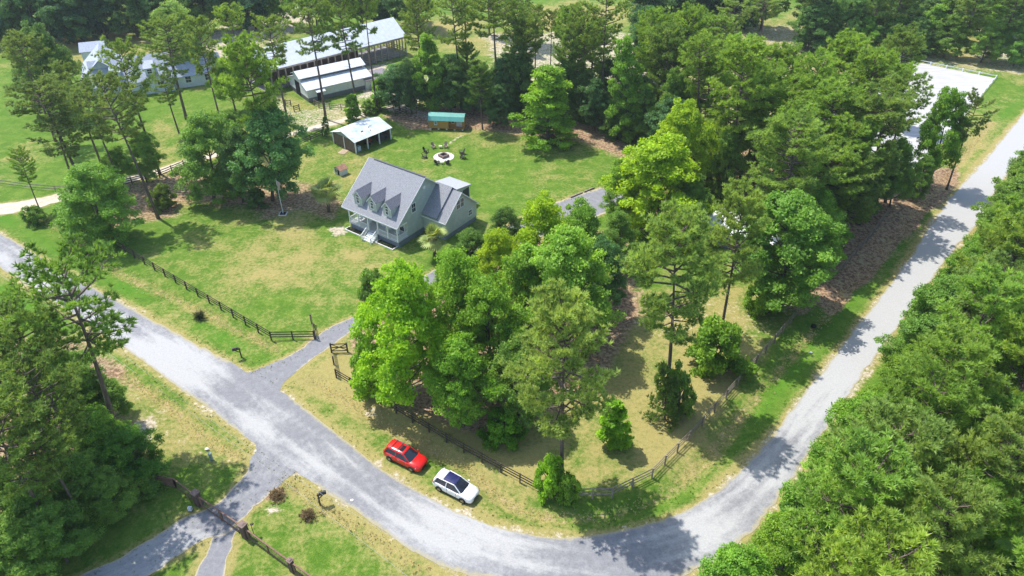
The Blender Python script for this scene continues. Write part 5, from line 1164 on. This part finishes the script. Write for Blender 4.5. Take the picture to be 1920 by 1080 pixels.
            b.tube([(x, s * .955, .335), (x, s * .978, .335)], .05, 10); part(b, 'spokes', CHROME, w)
    b = MB(); b.hexa([(2.235, -.52, .50), (2.325, -.30, .50), (2.325, .30, .50), (2.235, .52, .50)], [(2.18, -.50, .72), (2.28, -.30, .70), (2.28, .30, .70), (2.18, .50, .72)]); part(b, 'grille', BLKP, e)
    b = MB().hexa([(2.18, -.70, .30), (2.33, -.3, .30), (2.33, .3, .30), (2.18, .70, .30)], [(2.18, -.70, .42), (2.335, -.3, .42), (2.335, .3, .42), (2.18, .70, .42)]); part(b, 'lower_intake', BLKP, e)
    b = MB().box(-2.30, -2.262, -.25, .25, .62, .75); part(b, 'number_plate', WHITE, e)
    b = MB(); b.bar((1.22, -.80, 1.03), (2.12, -.66, .885), .015, .02); b.bar((1.22, .80, 1.03), (2.12, .66, .885), .015, .02); part(b, 'bonnet_seam', BLKP, e)
    b = MB().bar((.62, -.35, 1.275), (.98, .1, 1.10), .02, .015); b.bar((.62, .25, 1.275), (.98, .55, 1.08), .02, .015); part(b, 'wipers', BLKP, e)
    return e
GLASS2 = mat('car_glass', (.018, .022, .032), .06, .8)
def heading(a_, b_): d = G(*b_) - G(*a_); return math.atan2(d.y, d.x)
cr = suv('parked_car', (G(723, 868) + G(786, 889)) * .5 + Vector((0.25, 1.05, 0)), R(-30.5), mat('red_paint', (.62, .012, .010), .22, .7), 'red SUV with silver roof rails and black crossbars parked on the verge', False, True)
for x in (-1.3, -.55): b = MB().bar((x, -.60, 1.75), (x, .60, 1.75), .06, .03); part(b, 'crossbar', BLKP, cr)
b = MB(); b.box(-.42, .02, -.38, .38, 1.69, 1.70); part(b, 'sunroof', GLASS2, cr)
cw = suv('parked_car', (G(815, 922) + G(880, 950)) * .5 + Vector((0.35, 1.0, 0)), R(-31), mat('white_paint', (.80, .80, .80), .25, .6), 'white SUV with blue-tinted panoramic glass roof parked nearest the bend', True, False)

# ================================================================ FENCES
FBROWN = mat('fence_brown', (.055, .040, .034), .85, .2, nscale=4, col2=(.115, .09, .075))
FGREY = mat('fence_weathered', (.17, .135, .11), .85, .2, nscale=4, col2=(.36, .30, .26))
def fence(pts, lab, m=FBROWN, h=1.3, step=2.45, rails=(.38, .76, 1.13), name='rail_fence', pw=.07, caps=True, group='brown board fences'):
    w = [Vector((p.x, p.y, 0)) for p in pts]; e = empty(name, w[0]); tag(e, lab, 'fence', group); org = w[0]
    rb = [MB() for _ in rails]
    first = True
    for i in range(len(w) - 1):
        L_ = (w[i + 1] - w[i]).length; n = max(1, round(L_ / step)); d = (w[i + 1] - w[i]).normalized(); sd = Vector((-d.y, d.x, 0)) * (pw + .022) * (0 if 'arena' in group else 1)
        for k in range(n + 1):
            if k == 0 and not first: continue
            p = w[i].lerp(w[i + 1], k / n) - org; b = MB().box(p.x - pw, p.x + pw, p.y - pw, p.y + pw, -.1, h + .05); part(b, 'post', m, e)
        for q, z in zip(rb, rails): q.bar(w[i] - org + sd + Vector((0, 0, z)), w[i + 1] - org + sd + Vector((0, 0, z)), .035, .14)
        first = False
    for q in rb: part(q, 'rail', m, e)
    return e
def xgate(p0, p1, lab, m=FBROWN, h=1.3):
    a_ = Vector((p0.x, p0.y, 0)); c = Vector((p1.x, p1.y, 0)); e = empty('farm_gate', a_); tag(e, lab, 'gate', 'driveway gate leaves'); d = c - a_; z = Vector((0, 0, 1)); b = MB()
    for zz in (.25, .78, h): b.bar(z * zz, d + z * zz, .05, .12)
    part(b, 'rail', m, e)
    b = MB(); b.bar(z * .3, d + z * (h - .05), .04, .10); part(b, 'brace', m, e); b = MB(); b.bar(z * (h - .05) + Vector((.0, .045, 0)), d + z * .3 + Vector((.0, .045, 0)), .04, .10); part(b, 'brace', m, e)
    for q in (Vector(), d): b = MB().box(q.x - .08, q.x + .08, q.y - .08, q.y + .08, -.1, h + .15); part(b, 'post', m, e)
fence(GP([(217, 463), (509, 637), (590, 636)]), 'brown three-rail fence along the front lawn left of the driveway')
xgate(G(592, 636), G(585, 607), 'open X-braced gate leaf left of the driveway, seen edge-on')
fence(GP([(622, 661), (631, 708), (714, 757), (870, 848), (1012, 925)]), 'brown rail fence from the driveway gate past the central grove and cars', FBROWN)
xgate(G(622, 661), G(652, 660), 'open X-braced gate leaf right of the driveway')
fence(GP([(1014, 926), (1075, 935), (1147, 933), (1222, 896), (1292, 826), (1382, 724), (1497, 590)]), 'weathered rail fence curving around the bend of the dry paddock', FGREY, h=1.4, rails=(.42, .84, 1.27))
fence(GP([(1530, 533), (1570, 517), (1625, 455), (1665, 402)]), 'leaning weathered rail fence in the pine shade near the gravel road', FGREY, h=1.1)
fence(GP([(222, 352), (300, 333), (346, 314)]), 'dark rail fence between the sandy track and the leaning pine')
fence(GP([(560, 275), (605, 255)]), 'short dark rail fence left of the open shed')
fence(GP([(668, 222), (738, 205)]), 'dark rail fence behind the right end of the open shed')
fence(GP([(742, 217), (800, 200), (850, 192)]), 'dark rail fence in front of the grey-green tree left of the cabin')
fence(GP([(590, 198), (598, 202), (640, 206), (668, 203)]), 'thin rail fence in front of the white barn', FGREY)
fence(GP([(536, 198), (546, 199)]), 'left stub of the farmyard gateway rails')
fence(GP([(552, 210), (562, 207)]), 'right stub of the farmyard gateway rails')
fence([AR[1] + Vector((0, 0, 0)), AR[0], AR[0].lerp(AR[3], .35)], 'low white rail fence around the far corner of the riding arena', WHITE, h=.7, rails=(.6,), step=3.5, pw=.1, group='white arena rail')
fence(GP([(0, 347), (60, 355), (150, 362)]), 'thin wire fence on the meadow edge at far left', FGREY, h=1.0, rails=(.4, .9), step=5, pw=.04)
# bottom left: timber frame fence with wire mesh and double gate
FRAME = mat('red_brown_timber', (.15, .085, .06), .8, .2, nscale=4, col2=(.24, .145, .105))
MESHM = mat('mesh_wire', (.07, .06, .05), .7, .3)
def wirefence(pts, lab, h=1.35, name='mesh_fence', cat='fence', mesh=True, solid=False):
    w = [Vector((p.x, p.y, 0)) for p in pts]; org = w[0]; e = empty(name, org); tag(e, lab, cat, 'brown frame fence by the gated lane'); rb = MB(); mb = MB(); z = Vector((0, 0, 1))
    for i in range(len(w) - 1):
        L_ = (w[i + 1] - w[i]).length; n = max(1, round(L_ / 2.6)); a_ = w[i] - org; c = w[i + 1] - org
        for k in range(0 if i == 0 else 1, n + 1):
            p = a_.lerp(c, k / n); b = MB().box(p.x - .06, p.x + .06, p.y - .06, p.y + .06, -.1, h); part(b, 'post', FRAME, e)
        rb.bar(a_ + z * h, c + z * h, .13, .06); rb.bar(a_ + z * .12, c + z * .12, .05, .12)
        if solid:
            for zz in (.32, .52, .72, .92, 1.12): mb.bar(a_ + z * zz, c + z * zz, .03, .15)
        else:
            m_ = int(L_ / .22)
            for k in range(1, m_): p = a_.lerp(c, k / m_); mb.box(p.x - .008, p.x + .008, p.y - .008, p.y + .008, .15, h - .02)
            for zz in np.arange(.3, h - .05, .2): mb.bar(a_ + z * float(zz), c + z * float(zz), .012, .012)
    part(rb, 'rail', FRAME, e); part(mb, 'mesh_panel' if not solid else 'boards', MESHM if not solid else FRAME, e); return e
def pillar(p, lab, w=.28, h=1.75):
    e = empty('gate_pillar', Vector((p.x, p.y, 0)), R(-30)); tag(e, lab, 'pillar', 'square gate pillars'); b = MB().box(-w, w, -w, w, -.05, h); part(b, 'shaft', mat('dark_brick', (.09, .06, .05), .9, .2, nscale=8, col2=(.16, .11, .09)), e)
    b = MB().box(-w - .06, w + .06, -w - .06, w + .06, h, h + .1); b.hexa([(-w, -w, h + .1), (w, -w, h + .1), (w, w, h + .1), (-w, w, h + .1)], [(-.1, -.1, h + .2), (.1, -.1, h + .2), (.1, .1, h + .2), (-.1, .1, h + .2)]); part(b, 'cap', mat('brown_cap', (.20, .14, .12), .8, noise=.1), e)
g1, g2, g3 = G(374, 946), G(462, 1006), G(549, 1070)
wirefence([G(258, 904), G(331, 914)], 'boarded brown fence panel running out of the lower left wood', solid=True)
wirefence([G(331, 914), G(366, 941)], 'brown framed mesh fence between the boarded panel and the left gate pillar')
wirefence([g2.lerp(g3, .06), g3.lerp(g2, .05)], 'brown framed mesh fence between the two right-hand pillars')
wirefence([g3.lerp(g2, -.05), G(640, 1135)], 'brown framed mesh fence leaving the bottom edge beyond the last pillar')
pillar(g1, 'square brown gate pillar left of the gated lane'); pillar(g2, 'square brown gate pillar right of the gated lane'); pillar(g3, 'square brown pillar at the bottom edge of the picture', .2, 1.5)
mid = g1.lerp(g2, .5)
for p0, p1, lab in ((g1.lerp(g2, .07), mid, 'left leaf of the brown gate across the lane'), (mid.lerp(g2, .02), g2.lerp(g1, .08), 'right leaf of the brown gate across the lane')):
    e = wirefence([p0, p1], lab, 1.45, 'lane_gate', 'gate'); e['group'] = 'lane gate leaves'
e = empty('gate_opener', G(364, 943) + Vector((0, -.9, 0))); tag(e, 'pale gate motor box beside the left gate pillar', 'gate motor'); b = MB().box(-.18, .18, -.15, .15, .1, .55); part(b, 'housing', mat('pale_box', (.55, .58, .6), .5), e, bevel=.03); b = MB().box(-.14, .14, -.11, .11, -.05, .099); part(b, 'foot', BLKP, e)

# ================================================================ SMALL THINGS
def mailbox(p, rz, lab):
    e = empty('mailbox', Vector((p.x, p.y, 0)), rz); tag(e, lab, 'mailbox', 'black mailboxes on timber posts'); e.scale = (1.3, 1.3, 1.3)
    b = MB().box(-.06, .06, -.06, .06, -.1, 1.15); part(b, 'post', FBROWN, e); b = MB(); b.bar((-.1, 0, 1.0), (.55, 0, 1.0), .09, .07); b.bar((0, 0, .6), (.4, 0, .97), .06, .06); part(b, 'arm', FBROWN, e)
    b = MB(); k = 8; prf = [(-.13, 1.04), (.13, 1.04), (.13, 1.17)] + [(.13 * math.cos(math.pi * i / k), 1.17 + .13 * math.sin(math.pi * i / k)) for i in range(1, k)] + [(-.13, 1.17)]
    b.poly([(.08, y, z) for y, z in prf], (.52, 0, 0)); bx = part(b, 'box', mat('mailbox_black', (.015, .016, .018), .35, .5), e)
    b = MB().box(.6, .612, -.1, .1, 1.07, 1.22); part(b, 'door', mat('mailbox_grey', (.3, .3, .32), .4), bx); b = MB().box(.3, .34, .135, .15, 1.1, 1.32); part(b, 'flag', mat('flag_red', (.4, .03, .02), .5), bx)
mailbox(G(453, 670), R(205), 'black mailbox on a post at the grass point left of the driveway'); mailbox(G(600, 945), R(20), 'black mailbox on a post across the road from the cars')
e = empty('utility_pedestal', G(397, 862)); tag(e, 'green utility pedestal standing in the rough verge left of the junction', 'utility box'); b = MB().box(-.13, .13, -.13, .13, 0, .9); part(b, 'cabinet', mat('pedestal_green', (.22, .30, .27), .6), e, bevel=.02); b = MB().box(-.15, .15, -.15, .15, .9, .98); part(b, 'cap', mat('pedestal_cap', (.30, .38, .35), .6), e, bevel=.02)
e = empty('lane_lamp', G(476, 1001)); tag(e, 'small black path lamp in the grass right of the gate', 'lamp'); b = MB().tube([(0, 0, 0), (0, 0, 1.5)], .03, 8); part(b, 'pole', BLKP, e); b = MB().disc((.12, 0), .17, 1.46, 1.52, 12, .1); part(b, 'shade', BLKP, e)
# overhead wires
for q, lab in (([(203, 662), (470, 852), (770, 1085)], 'overhead wire crossing the lower left verge, the one nearer the lane gate'), ([(226, 662), (482, 845), (860, 1082)], 'overhead wire crossing the lower left verge, the one nearer the road')):
    b = MB(); w = [G(*p, 8.5) for p in q]; w[1].z -= .35; d = (w[0] - w[1]).normalized(); b.tube([w[0] + d * 25] + catmull(w, 8), .009, 5); ob = b.build('power_line', mat('wire_aluminium', (.35, .35, .35), .5)); tag(ob, lab, 'wire', 'overhead wires')
# flagpole
fp = G(531, 401); e = empty('flagpole', fp); tag(e, 'white flagpole with furled flag and square black base before the left grove', 'flagpole')
b = MB().tube([(0, 0, .1), (-.02, 0, 6.2)], [.05, .03], 8); part(b, 'pole', WHITE, e); b = MB().box(-.6, .6, -.6, .6, 0, .08); part(b, 'border', BED, e); b = MB().box(-.45, .45, -.45, .45, .04, .14); part(b, 'base', MULCH, e)
def flagm():
    m = bpy.data.materials.new('striped_flag'); m.use_nodes = True; n = m.node_tree.nodes; L = m.node_tree.links; tc = n.new('ShaderNodeTexCoord'); s = n.new('ShaderNodeSeparateXYZ'); L.new(tc.outputs['Object'], s.inputs[0])
    w = n.new('ShaderNodeMath'); w.operation = 'MULTIPLY'; w.inputs[1].default_value = 7; L.new(s.outputs[0], w.inputs[0]); f = n.new('ShaderNodeMath'); f.operation = 'FRACT'; L.new(w.outputs[0], f.inputs[0]); g = n.new('ShaderNodeMath'); g.operation = 'GREATER_THAN'; g.inputs[1].default_value = .5; L.new(f.outputs[0], g.inputs[0])
    x = n.new('ShaderNodeMix'); x.data_type = 'RGBA'; x.inputs[6].default_value = (.6, .6, .6, 1); x.inputs[7].default_value = (.35, .03, .04, 1); L.new(g.outputs[0], x.inputs[0]); L.new(x.outputs[2], n['Principled BSDF'].inputs['Base Color']); return m
b = MB(); b.hexa([(.03, -.05, 4.3), (.35, -.02, 4.2), (.35, .03, 4.2), (.03, .05, 4.3)], [(.03, -.03, 5.9), (.5, -.02, 5.5), (.5, .02, 5.5), (.03, .03, 5.9)]); part(b, 'flag', flagm(), e)
# fire pit and seats
fc = G(832, 294); e = empty('fire_pit', fc); tag(e, 'square block fire pit on a round white gravel disc in the back lawn', 'fire pit')
b = MB().disc((0, 0), 1.85, .0, .03, 40); part(b, 'gravel_disc', mat('white_gravel', (.60, .58, .54), .95, .1, noise=.2, nscale=9), e)
BR2 = mat('pit_blocks', (.16, .105, .09), .9, .2, nscale=5, col2=(.30, .22, .19)); b = MB(); s_ = .72
for lay in range(3):
    z0 = .03 + lay * .16; v = .01 * lay
    b.box(-s_ - v, s_ + v, -s_ - v, -s_ + .2, z0, z0 + .157); b.box(-s_ - v, s_ + v, s_ - .2, s_ + v, z0, z0 + .157); b.box(-s_ - v, -s_ + .2, -s_ + .2, s_ - .2, z0, z0 + .157); b.box(s_ - .2, s_ + v, -s_ + .2, s_ - .2, z0, z0 + .157)
ob = part(b, 'block_ring', BR2, e); ob.rotation_euler.z = R(42); b = MB().box(-.5, .5, -.5, .5, .032, .2); ob = part(b, 'ash', DARK, e); ob.rotation_euler.z = R(42)
def adirondack(p, rz, lab, m, group):
    e = empty('garden_chair', Vector((p.x, p.y, 0)), rz); tag(e, lab, 'chair', group)   # faces local -y
    b = MB()
    for i in range(5): b.slab([(-.28, -.30 + i * .12, .38 - i * .035), (.28, -.30 + i * .12, .38 - i * .035), (.28, -.20 + i * .12, .352 - i * .035), (-.28, -.20 + i * .12, .352 - i * .035)], .025)
    part(b, 'seat', m, e); b = MB()
    for i in range(5):
        x = -.28 + i * .115; h = (.92, 1.0, 1.04, 1.0, .92)[i]; b.slab([(x, .27, .22), (x + .10, .27, .22), (x + .10, .27 + (h - .22) * .42, h), (x, .27 + (h - .22) * .42, h)], .025)
    part(b, 'backrest', m, e)
    for s in (-1, 1):
        b = MB().box(s * .33 - .07, s * .33 + .07, -.38, .38, .56, .585); part(b, 'armrest', m, e)
        b = MB().box(s * .31 - .03, s * .31 + .03, -.34, -.25, 0, .559); part(b, 'leg', m, e); b = MB().bar((s * .31, -.3, .34), (s * .31, .62, .03), .03, .1); part(b, 'leg', m, e)
CHK = mat('dark_resin', (.03, .028, .026), .55, .4); CTN = mat('tan_resin', (.27, .21, .17), .6, .3)
for px, py, m, lab in ((797, 296, CHK, 'dark garden chair left of the fire pit, nearer one'), (799, 286, CHK, 'dark garden chair left of the fire pit, farther one'), (813, 278, CTN, 'tan garden chair behind the fire pit, left one'), (836, 277, CTN, 'tan garden chair behind the fire pit, right one'),
                       (866, 289, CHK, 'dark garden chair right of the fire pit, farther one'), (867, 297, CHK, 'dark garden chair right of the fire pit, nearer one'), (819, 307, CHK, 'dark garden chair in front of the fire pit, left one'), (839, 307, CHK, 'dark garden chair in front of the fire pit, right one')):
    p = G(px, py); d = p - fc; adirondack(p, math.atan2(d.y, d.x) - R(90), lab, m, 'garden chairs round the fire pit')
def sidetable(p, m, lab):
    e = empty('side_table', Vector((p.x, p.y, 0))); tag(e, lab, 'table', 'side tables at the fire pit'); b = MB().box(-.3, .3, -.25, .25, .40, .44); part(b, 'table_top', m, e)
    for x in (-.24, .24):
        for y in (-.19, .19): b = MB().box(x - .03, x + .03, y - .03, y + .03, 0, .40); part(b, 'leg', m, e)
sidetable(G(826, 277.5), mat('pale_resin', (.55, .52, .46), .6), 'pale side table between the two tan chairs'); sidetable(G(829, 307.5), MATS['pale_resin'], 'pale side table between the two front dark chairs')
# palms
def palm(foot, topz, r, lab, seed, skirt=True):
    rnd = random.Random(seed); e = empty('palm_tree', Vector((foot.x, foot.y, 0))); tag(e, lab, 'palm', 'fan palms by the house'); b = MB().tube([(0, 0, 0), (.05, 0, topz * .5), (0, 0, topz)], [.26, .22, .2], 10); part(b, 'trunk', M_BARK, e, smooth=True)
    for nm, n, e0, e1, L0, key in (('crown', 34, -40, 80, 1.0, 0), ('dead_fronds', 20, -80, -40, .75, 1)):
        V = []; F = []; T = []
        for i in range(n):
            a_ = i * 2.4 + rnd.uniform(-.2, .2); el = R(rnd.uniform(e0, e1)); d = Vector((math.cos(a_) * math.cos(el), math.sin(a_) * math.cos(el), math.sin(el))); L_ = r * L0 * rnd.uniform(.75, 1.05)
            p0 = Vector((0, 0, topz)); c = p0 + d * L_ * .45 + Vector((0, 0, .12)); lat = d.cross(Vector((0, 0, 1))).normalized(); upv = lat.cross(d); tn = rnd.uniform(.0, 1.0)
            o_ = len(V); V += [p0 + lat * .02, p0 - lat * .02, c - lat * .03, c + lat * .03]; F.append((o_, o_ + 1, o_ + 2, o_ + 3)); T += [tn] * 4
            for k in range(13):
                f = (k - 6) / 6 * R(100); dd = (d * math.cos(f) + lat * math.sin(f) + upv * .12).normalized(); l = L_ * .55 * (1 - .25 * abs(k - 6) / 6); tip = c + dd * l - Vector((0, 0, .16 * l + rnd.uniform(0, .1))); wd_ = dd.cross(upv).normalized() * .10; m_ = c.lerp(tip, .45) + upv * .04
                o_ = len(V); V += [c, m_ - wd_, tip, m_ + wd_]; F.append((o_, o_ + 1, o_ + 2, o_ + 3)); T += [min(1, max(0, tn + rnd.gauss(0, .1)))] * 4
        me = np_mesh(nm, np.array([tuple(v) for v in V]), np.array(F), 4, M_LEAF, np.array(T)); q = bpy.data.objects.new(nm, me); COL.objects.link(q); q.parent = e; q.color = ((.34, .43, .15, 1), (.42, .36, .25, 1))[key]
    return e
palm(G(617, 397), 3.6, 3.2, 'fan palm on the lawn left of the house', 3); palm(G(815, 484), 3.3, 2.7, 'fan palm with greyish crown at the corner of the house wing', 4)
# yucca-like clumps in the verge
def clump(p, r, lab, seed, col):
    fo = Foliage(seed); e = empty('yucca', Vector((p.x, p.y, 0))); tag(e, lab, 'plant', 'spiky plants in the verge'); C = np.array([[0, 0, .15], [.15, .1, .2], [-.15, .05, .1], [0, .2, .1], [.1, -.15, .1]]) * r; fo.blades(C, np.tile([0, 0, .5], (5, 1)), 45, r, .09, .35, np.full(5, .5)); me = fo.mesh('leaves', M_LEAF); q = bpy.data.objects.new('leaves', me); COL.objects.link(q); q.parent = e; q.color = (*col, 1)
    b = MB().tube([(0, 0, 0), (0, 0, .2 * r)], .1, 6); part(b, 'stem', M_BARK, e)
clump(G(374, 597), 1.0, 'dark spiky plant alone in the verge outside the front fence', 1, (.06, .08, .04)); clump(G(160, 478), 1.0, 'spiky palmetto in the verge near the low dense tree', 2, (.09, .13, .04)); clump(G(172, 486), .8, 'dry spiky palmetto right beside the greener one', 3, (.10, .085, .05))
def brush(p, r_, hh, lab, nm, seed):
    fo = Foliage(seed); rs = fo.rs; n = 90; q = rs.normal(size=(n, 2)) * r_ * .42; z = hh * np.exp(-(q ** 2).sum(1) / r_ ** 2) * rs.rand(n)
    fo.blades(np.stack([q[:, 0], q[:, 1], z], 1), np.tile([0, 0, .2], (n, 1)), 14, .3, .045, .2, rs.rand(n)); me = fo.mesh(nm, M_LEAF); ob = bpy.data.objects.new(nm, me); COL.objects.link(ob); ob.location = (p.x, p.y, 0); ob.color = (.26, .20, .12, 1); tag(ob, lab, 'brush pile')
brush(G(518, 930), .9, .4, 'mound of cut brush and clippings near the lane mouth', 'brush_pile', 1); brush(G(578, 968), .75, .5, 'dead brown grass clump beside the roadside mailbox', 'dead_grass_clump', 2)
lumpy('stump', G(1525, 613), (.35, .3, .4), DARK, 'charred black stump on the grass inside the bend road', 'stump', 3)
lumpy('rock', G(388, 842), (.22, .16, .10), BED, 'pale rock beside the green utility pedestal', 'rock', 4)
lumpy('rock', G(1520, 661), (.2, .15, .1), WHITE, 'small white rock on the verge of the chalky road', 'rock', 5)
lumpy('rock', G(660, 938), (.18, .14, .08), BED, 'pale lump at the road edge right of the mailbox', 'rock', 6)
b = MB()
for i in range(5): b.box(i * .28, i * .28 + .2, 0, 1.8, .05, .09)
b.box(0, 1.3, .1, .2, 0, .049); b.box(0, 1.3, 1.6, 1.7, 0, .049); ob = b.build('pallet', mat('fresh_timber', (.50, .38, .26), .8, noise=.1)); ob.location = G(633, 288); ob.rotation_euler.z = R(-20); tag(ob, 'pale timber pallet on the grass by the shed corner', 'pallet')
# low retaining edge of the parking pad
b = MB(); b.bar(G(1070, 371) + Vector((0, 0, .12)), G(1092, 362) + Vector((0, 0, .12)), .15, .24); ob = b.build('timber_kerb', FGREY); tag(ob, 'left timber kerb along the parking pad', 'kerb'); b = MB(); b.bar(G(1095, 361) + Vector((0, 0, .12)), G(1114, 353) + Vector((0, 0, .12)), .15, .24); ob = b.build('timber_kerb', FGREY); tag(ob, 'right timber kerb along the parking pad', 'kerb')

# ================================================================ GROUND COVER
def scatter(name, cands, n, k, L, w, col, seed, label=None):
    rs = np.random.RandomState(seed); fo = Foliage(seed); pts = []
    for pl, wd in cands:
        c = catmull(GP(pl), 6); seg = np.array([(p.x, p.y) for p in c]); d = np.r_[0, np.cumsum(np.hypot(*(seg[1:] - seg[:-1]).T))]
        m = int(n * d[-1] / 100); t = rs.rand(m) * d[-1]; x = np.interp(t, d, seg[:, 0]) + rs.normal(size=m) * wd; y = np.interp(t, d, seg[:, 1]) + rs.normal(size=m) * wd; pts.append(np.stack([x, y, np.full(m, -.05)], 1))
    C = np.concatenate(pts); C = C[polydist(C[:, 0], C[:, 1], GP(ROAD_UP + ROAD_LO[::-1])) > .15]; fo.blades(C, np.tile([0, 0, .6], (len(C), 1)), k, L, w, .8, rs.rand(len(C))); me = fo.mesh(name, M_LEAF); q = bpy.data.objects.new(name, me); COL.objects.link(q); q.color = (*col, 1); tag(q, label, 'grass', kind='stuff')
scatter('dry_ditch_grass', [(d, .55) for d in DITCH], 1500, 6, .20, .03, (.55, .47, .30), 5, 'dry tangled grass along the roadside ditches')
scatter('verge_grass', [(ROAD_UP[2:24], .9), (ROAD_LO[2:12], .9), (DRIVE_A, .6), (LANE_A, .7), (LANE_B, .7)], 500, 8, .18, .04, (.13, .19, .035), 6, 'tufts of green grass along the road edges')

# ---- faint haze volume between drone and ground, added to lift dark shadows
b = MB().box(-950, 950, -350, 1550, -1.6, 61); hz = b.build('haze', bpy.data.materials.new('shadow_lift_haze')); tag(hz, kind='stuff')
hm = hz.data.materials[0]; hm.use_nodes = True; hn = hm.node_tree; hn.nodes.remove(hn.nodes['Principled BSDF']); pv = hn.nodes.new('ShaderNodeVolumePrincipled')
pv.inputs['Color'].default_value = (0.86, 0.93, 1.0, 1); pv.inputs['Density'].default_value = 0.00016; pv.inputs['Anisotropy'].default_value = 0.2
hn.links.new(pv.outputs[0], hn.nodes['Material Output'].inputs['Volume'])
SC.cycles.volume_bounces = 0

for ob in SC.objects:
    if ob.parent is None and 'label' in ob and not 4 <= len(ob['label'].replace('-', ' ').split()) <= 16: print('LABEL LEN', ob['label'])
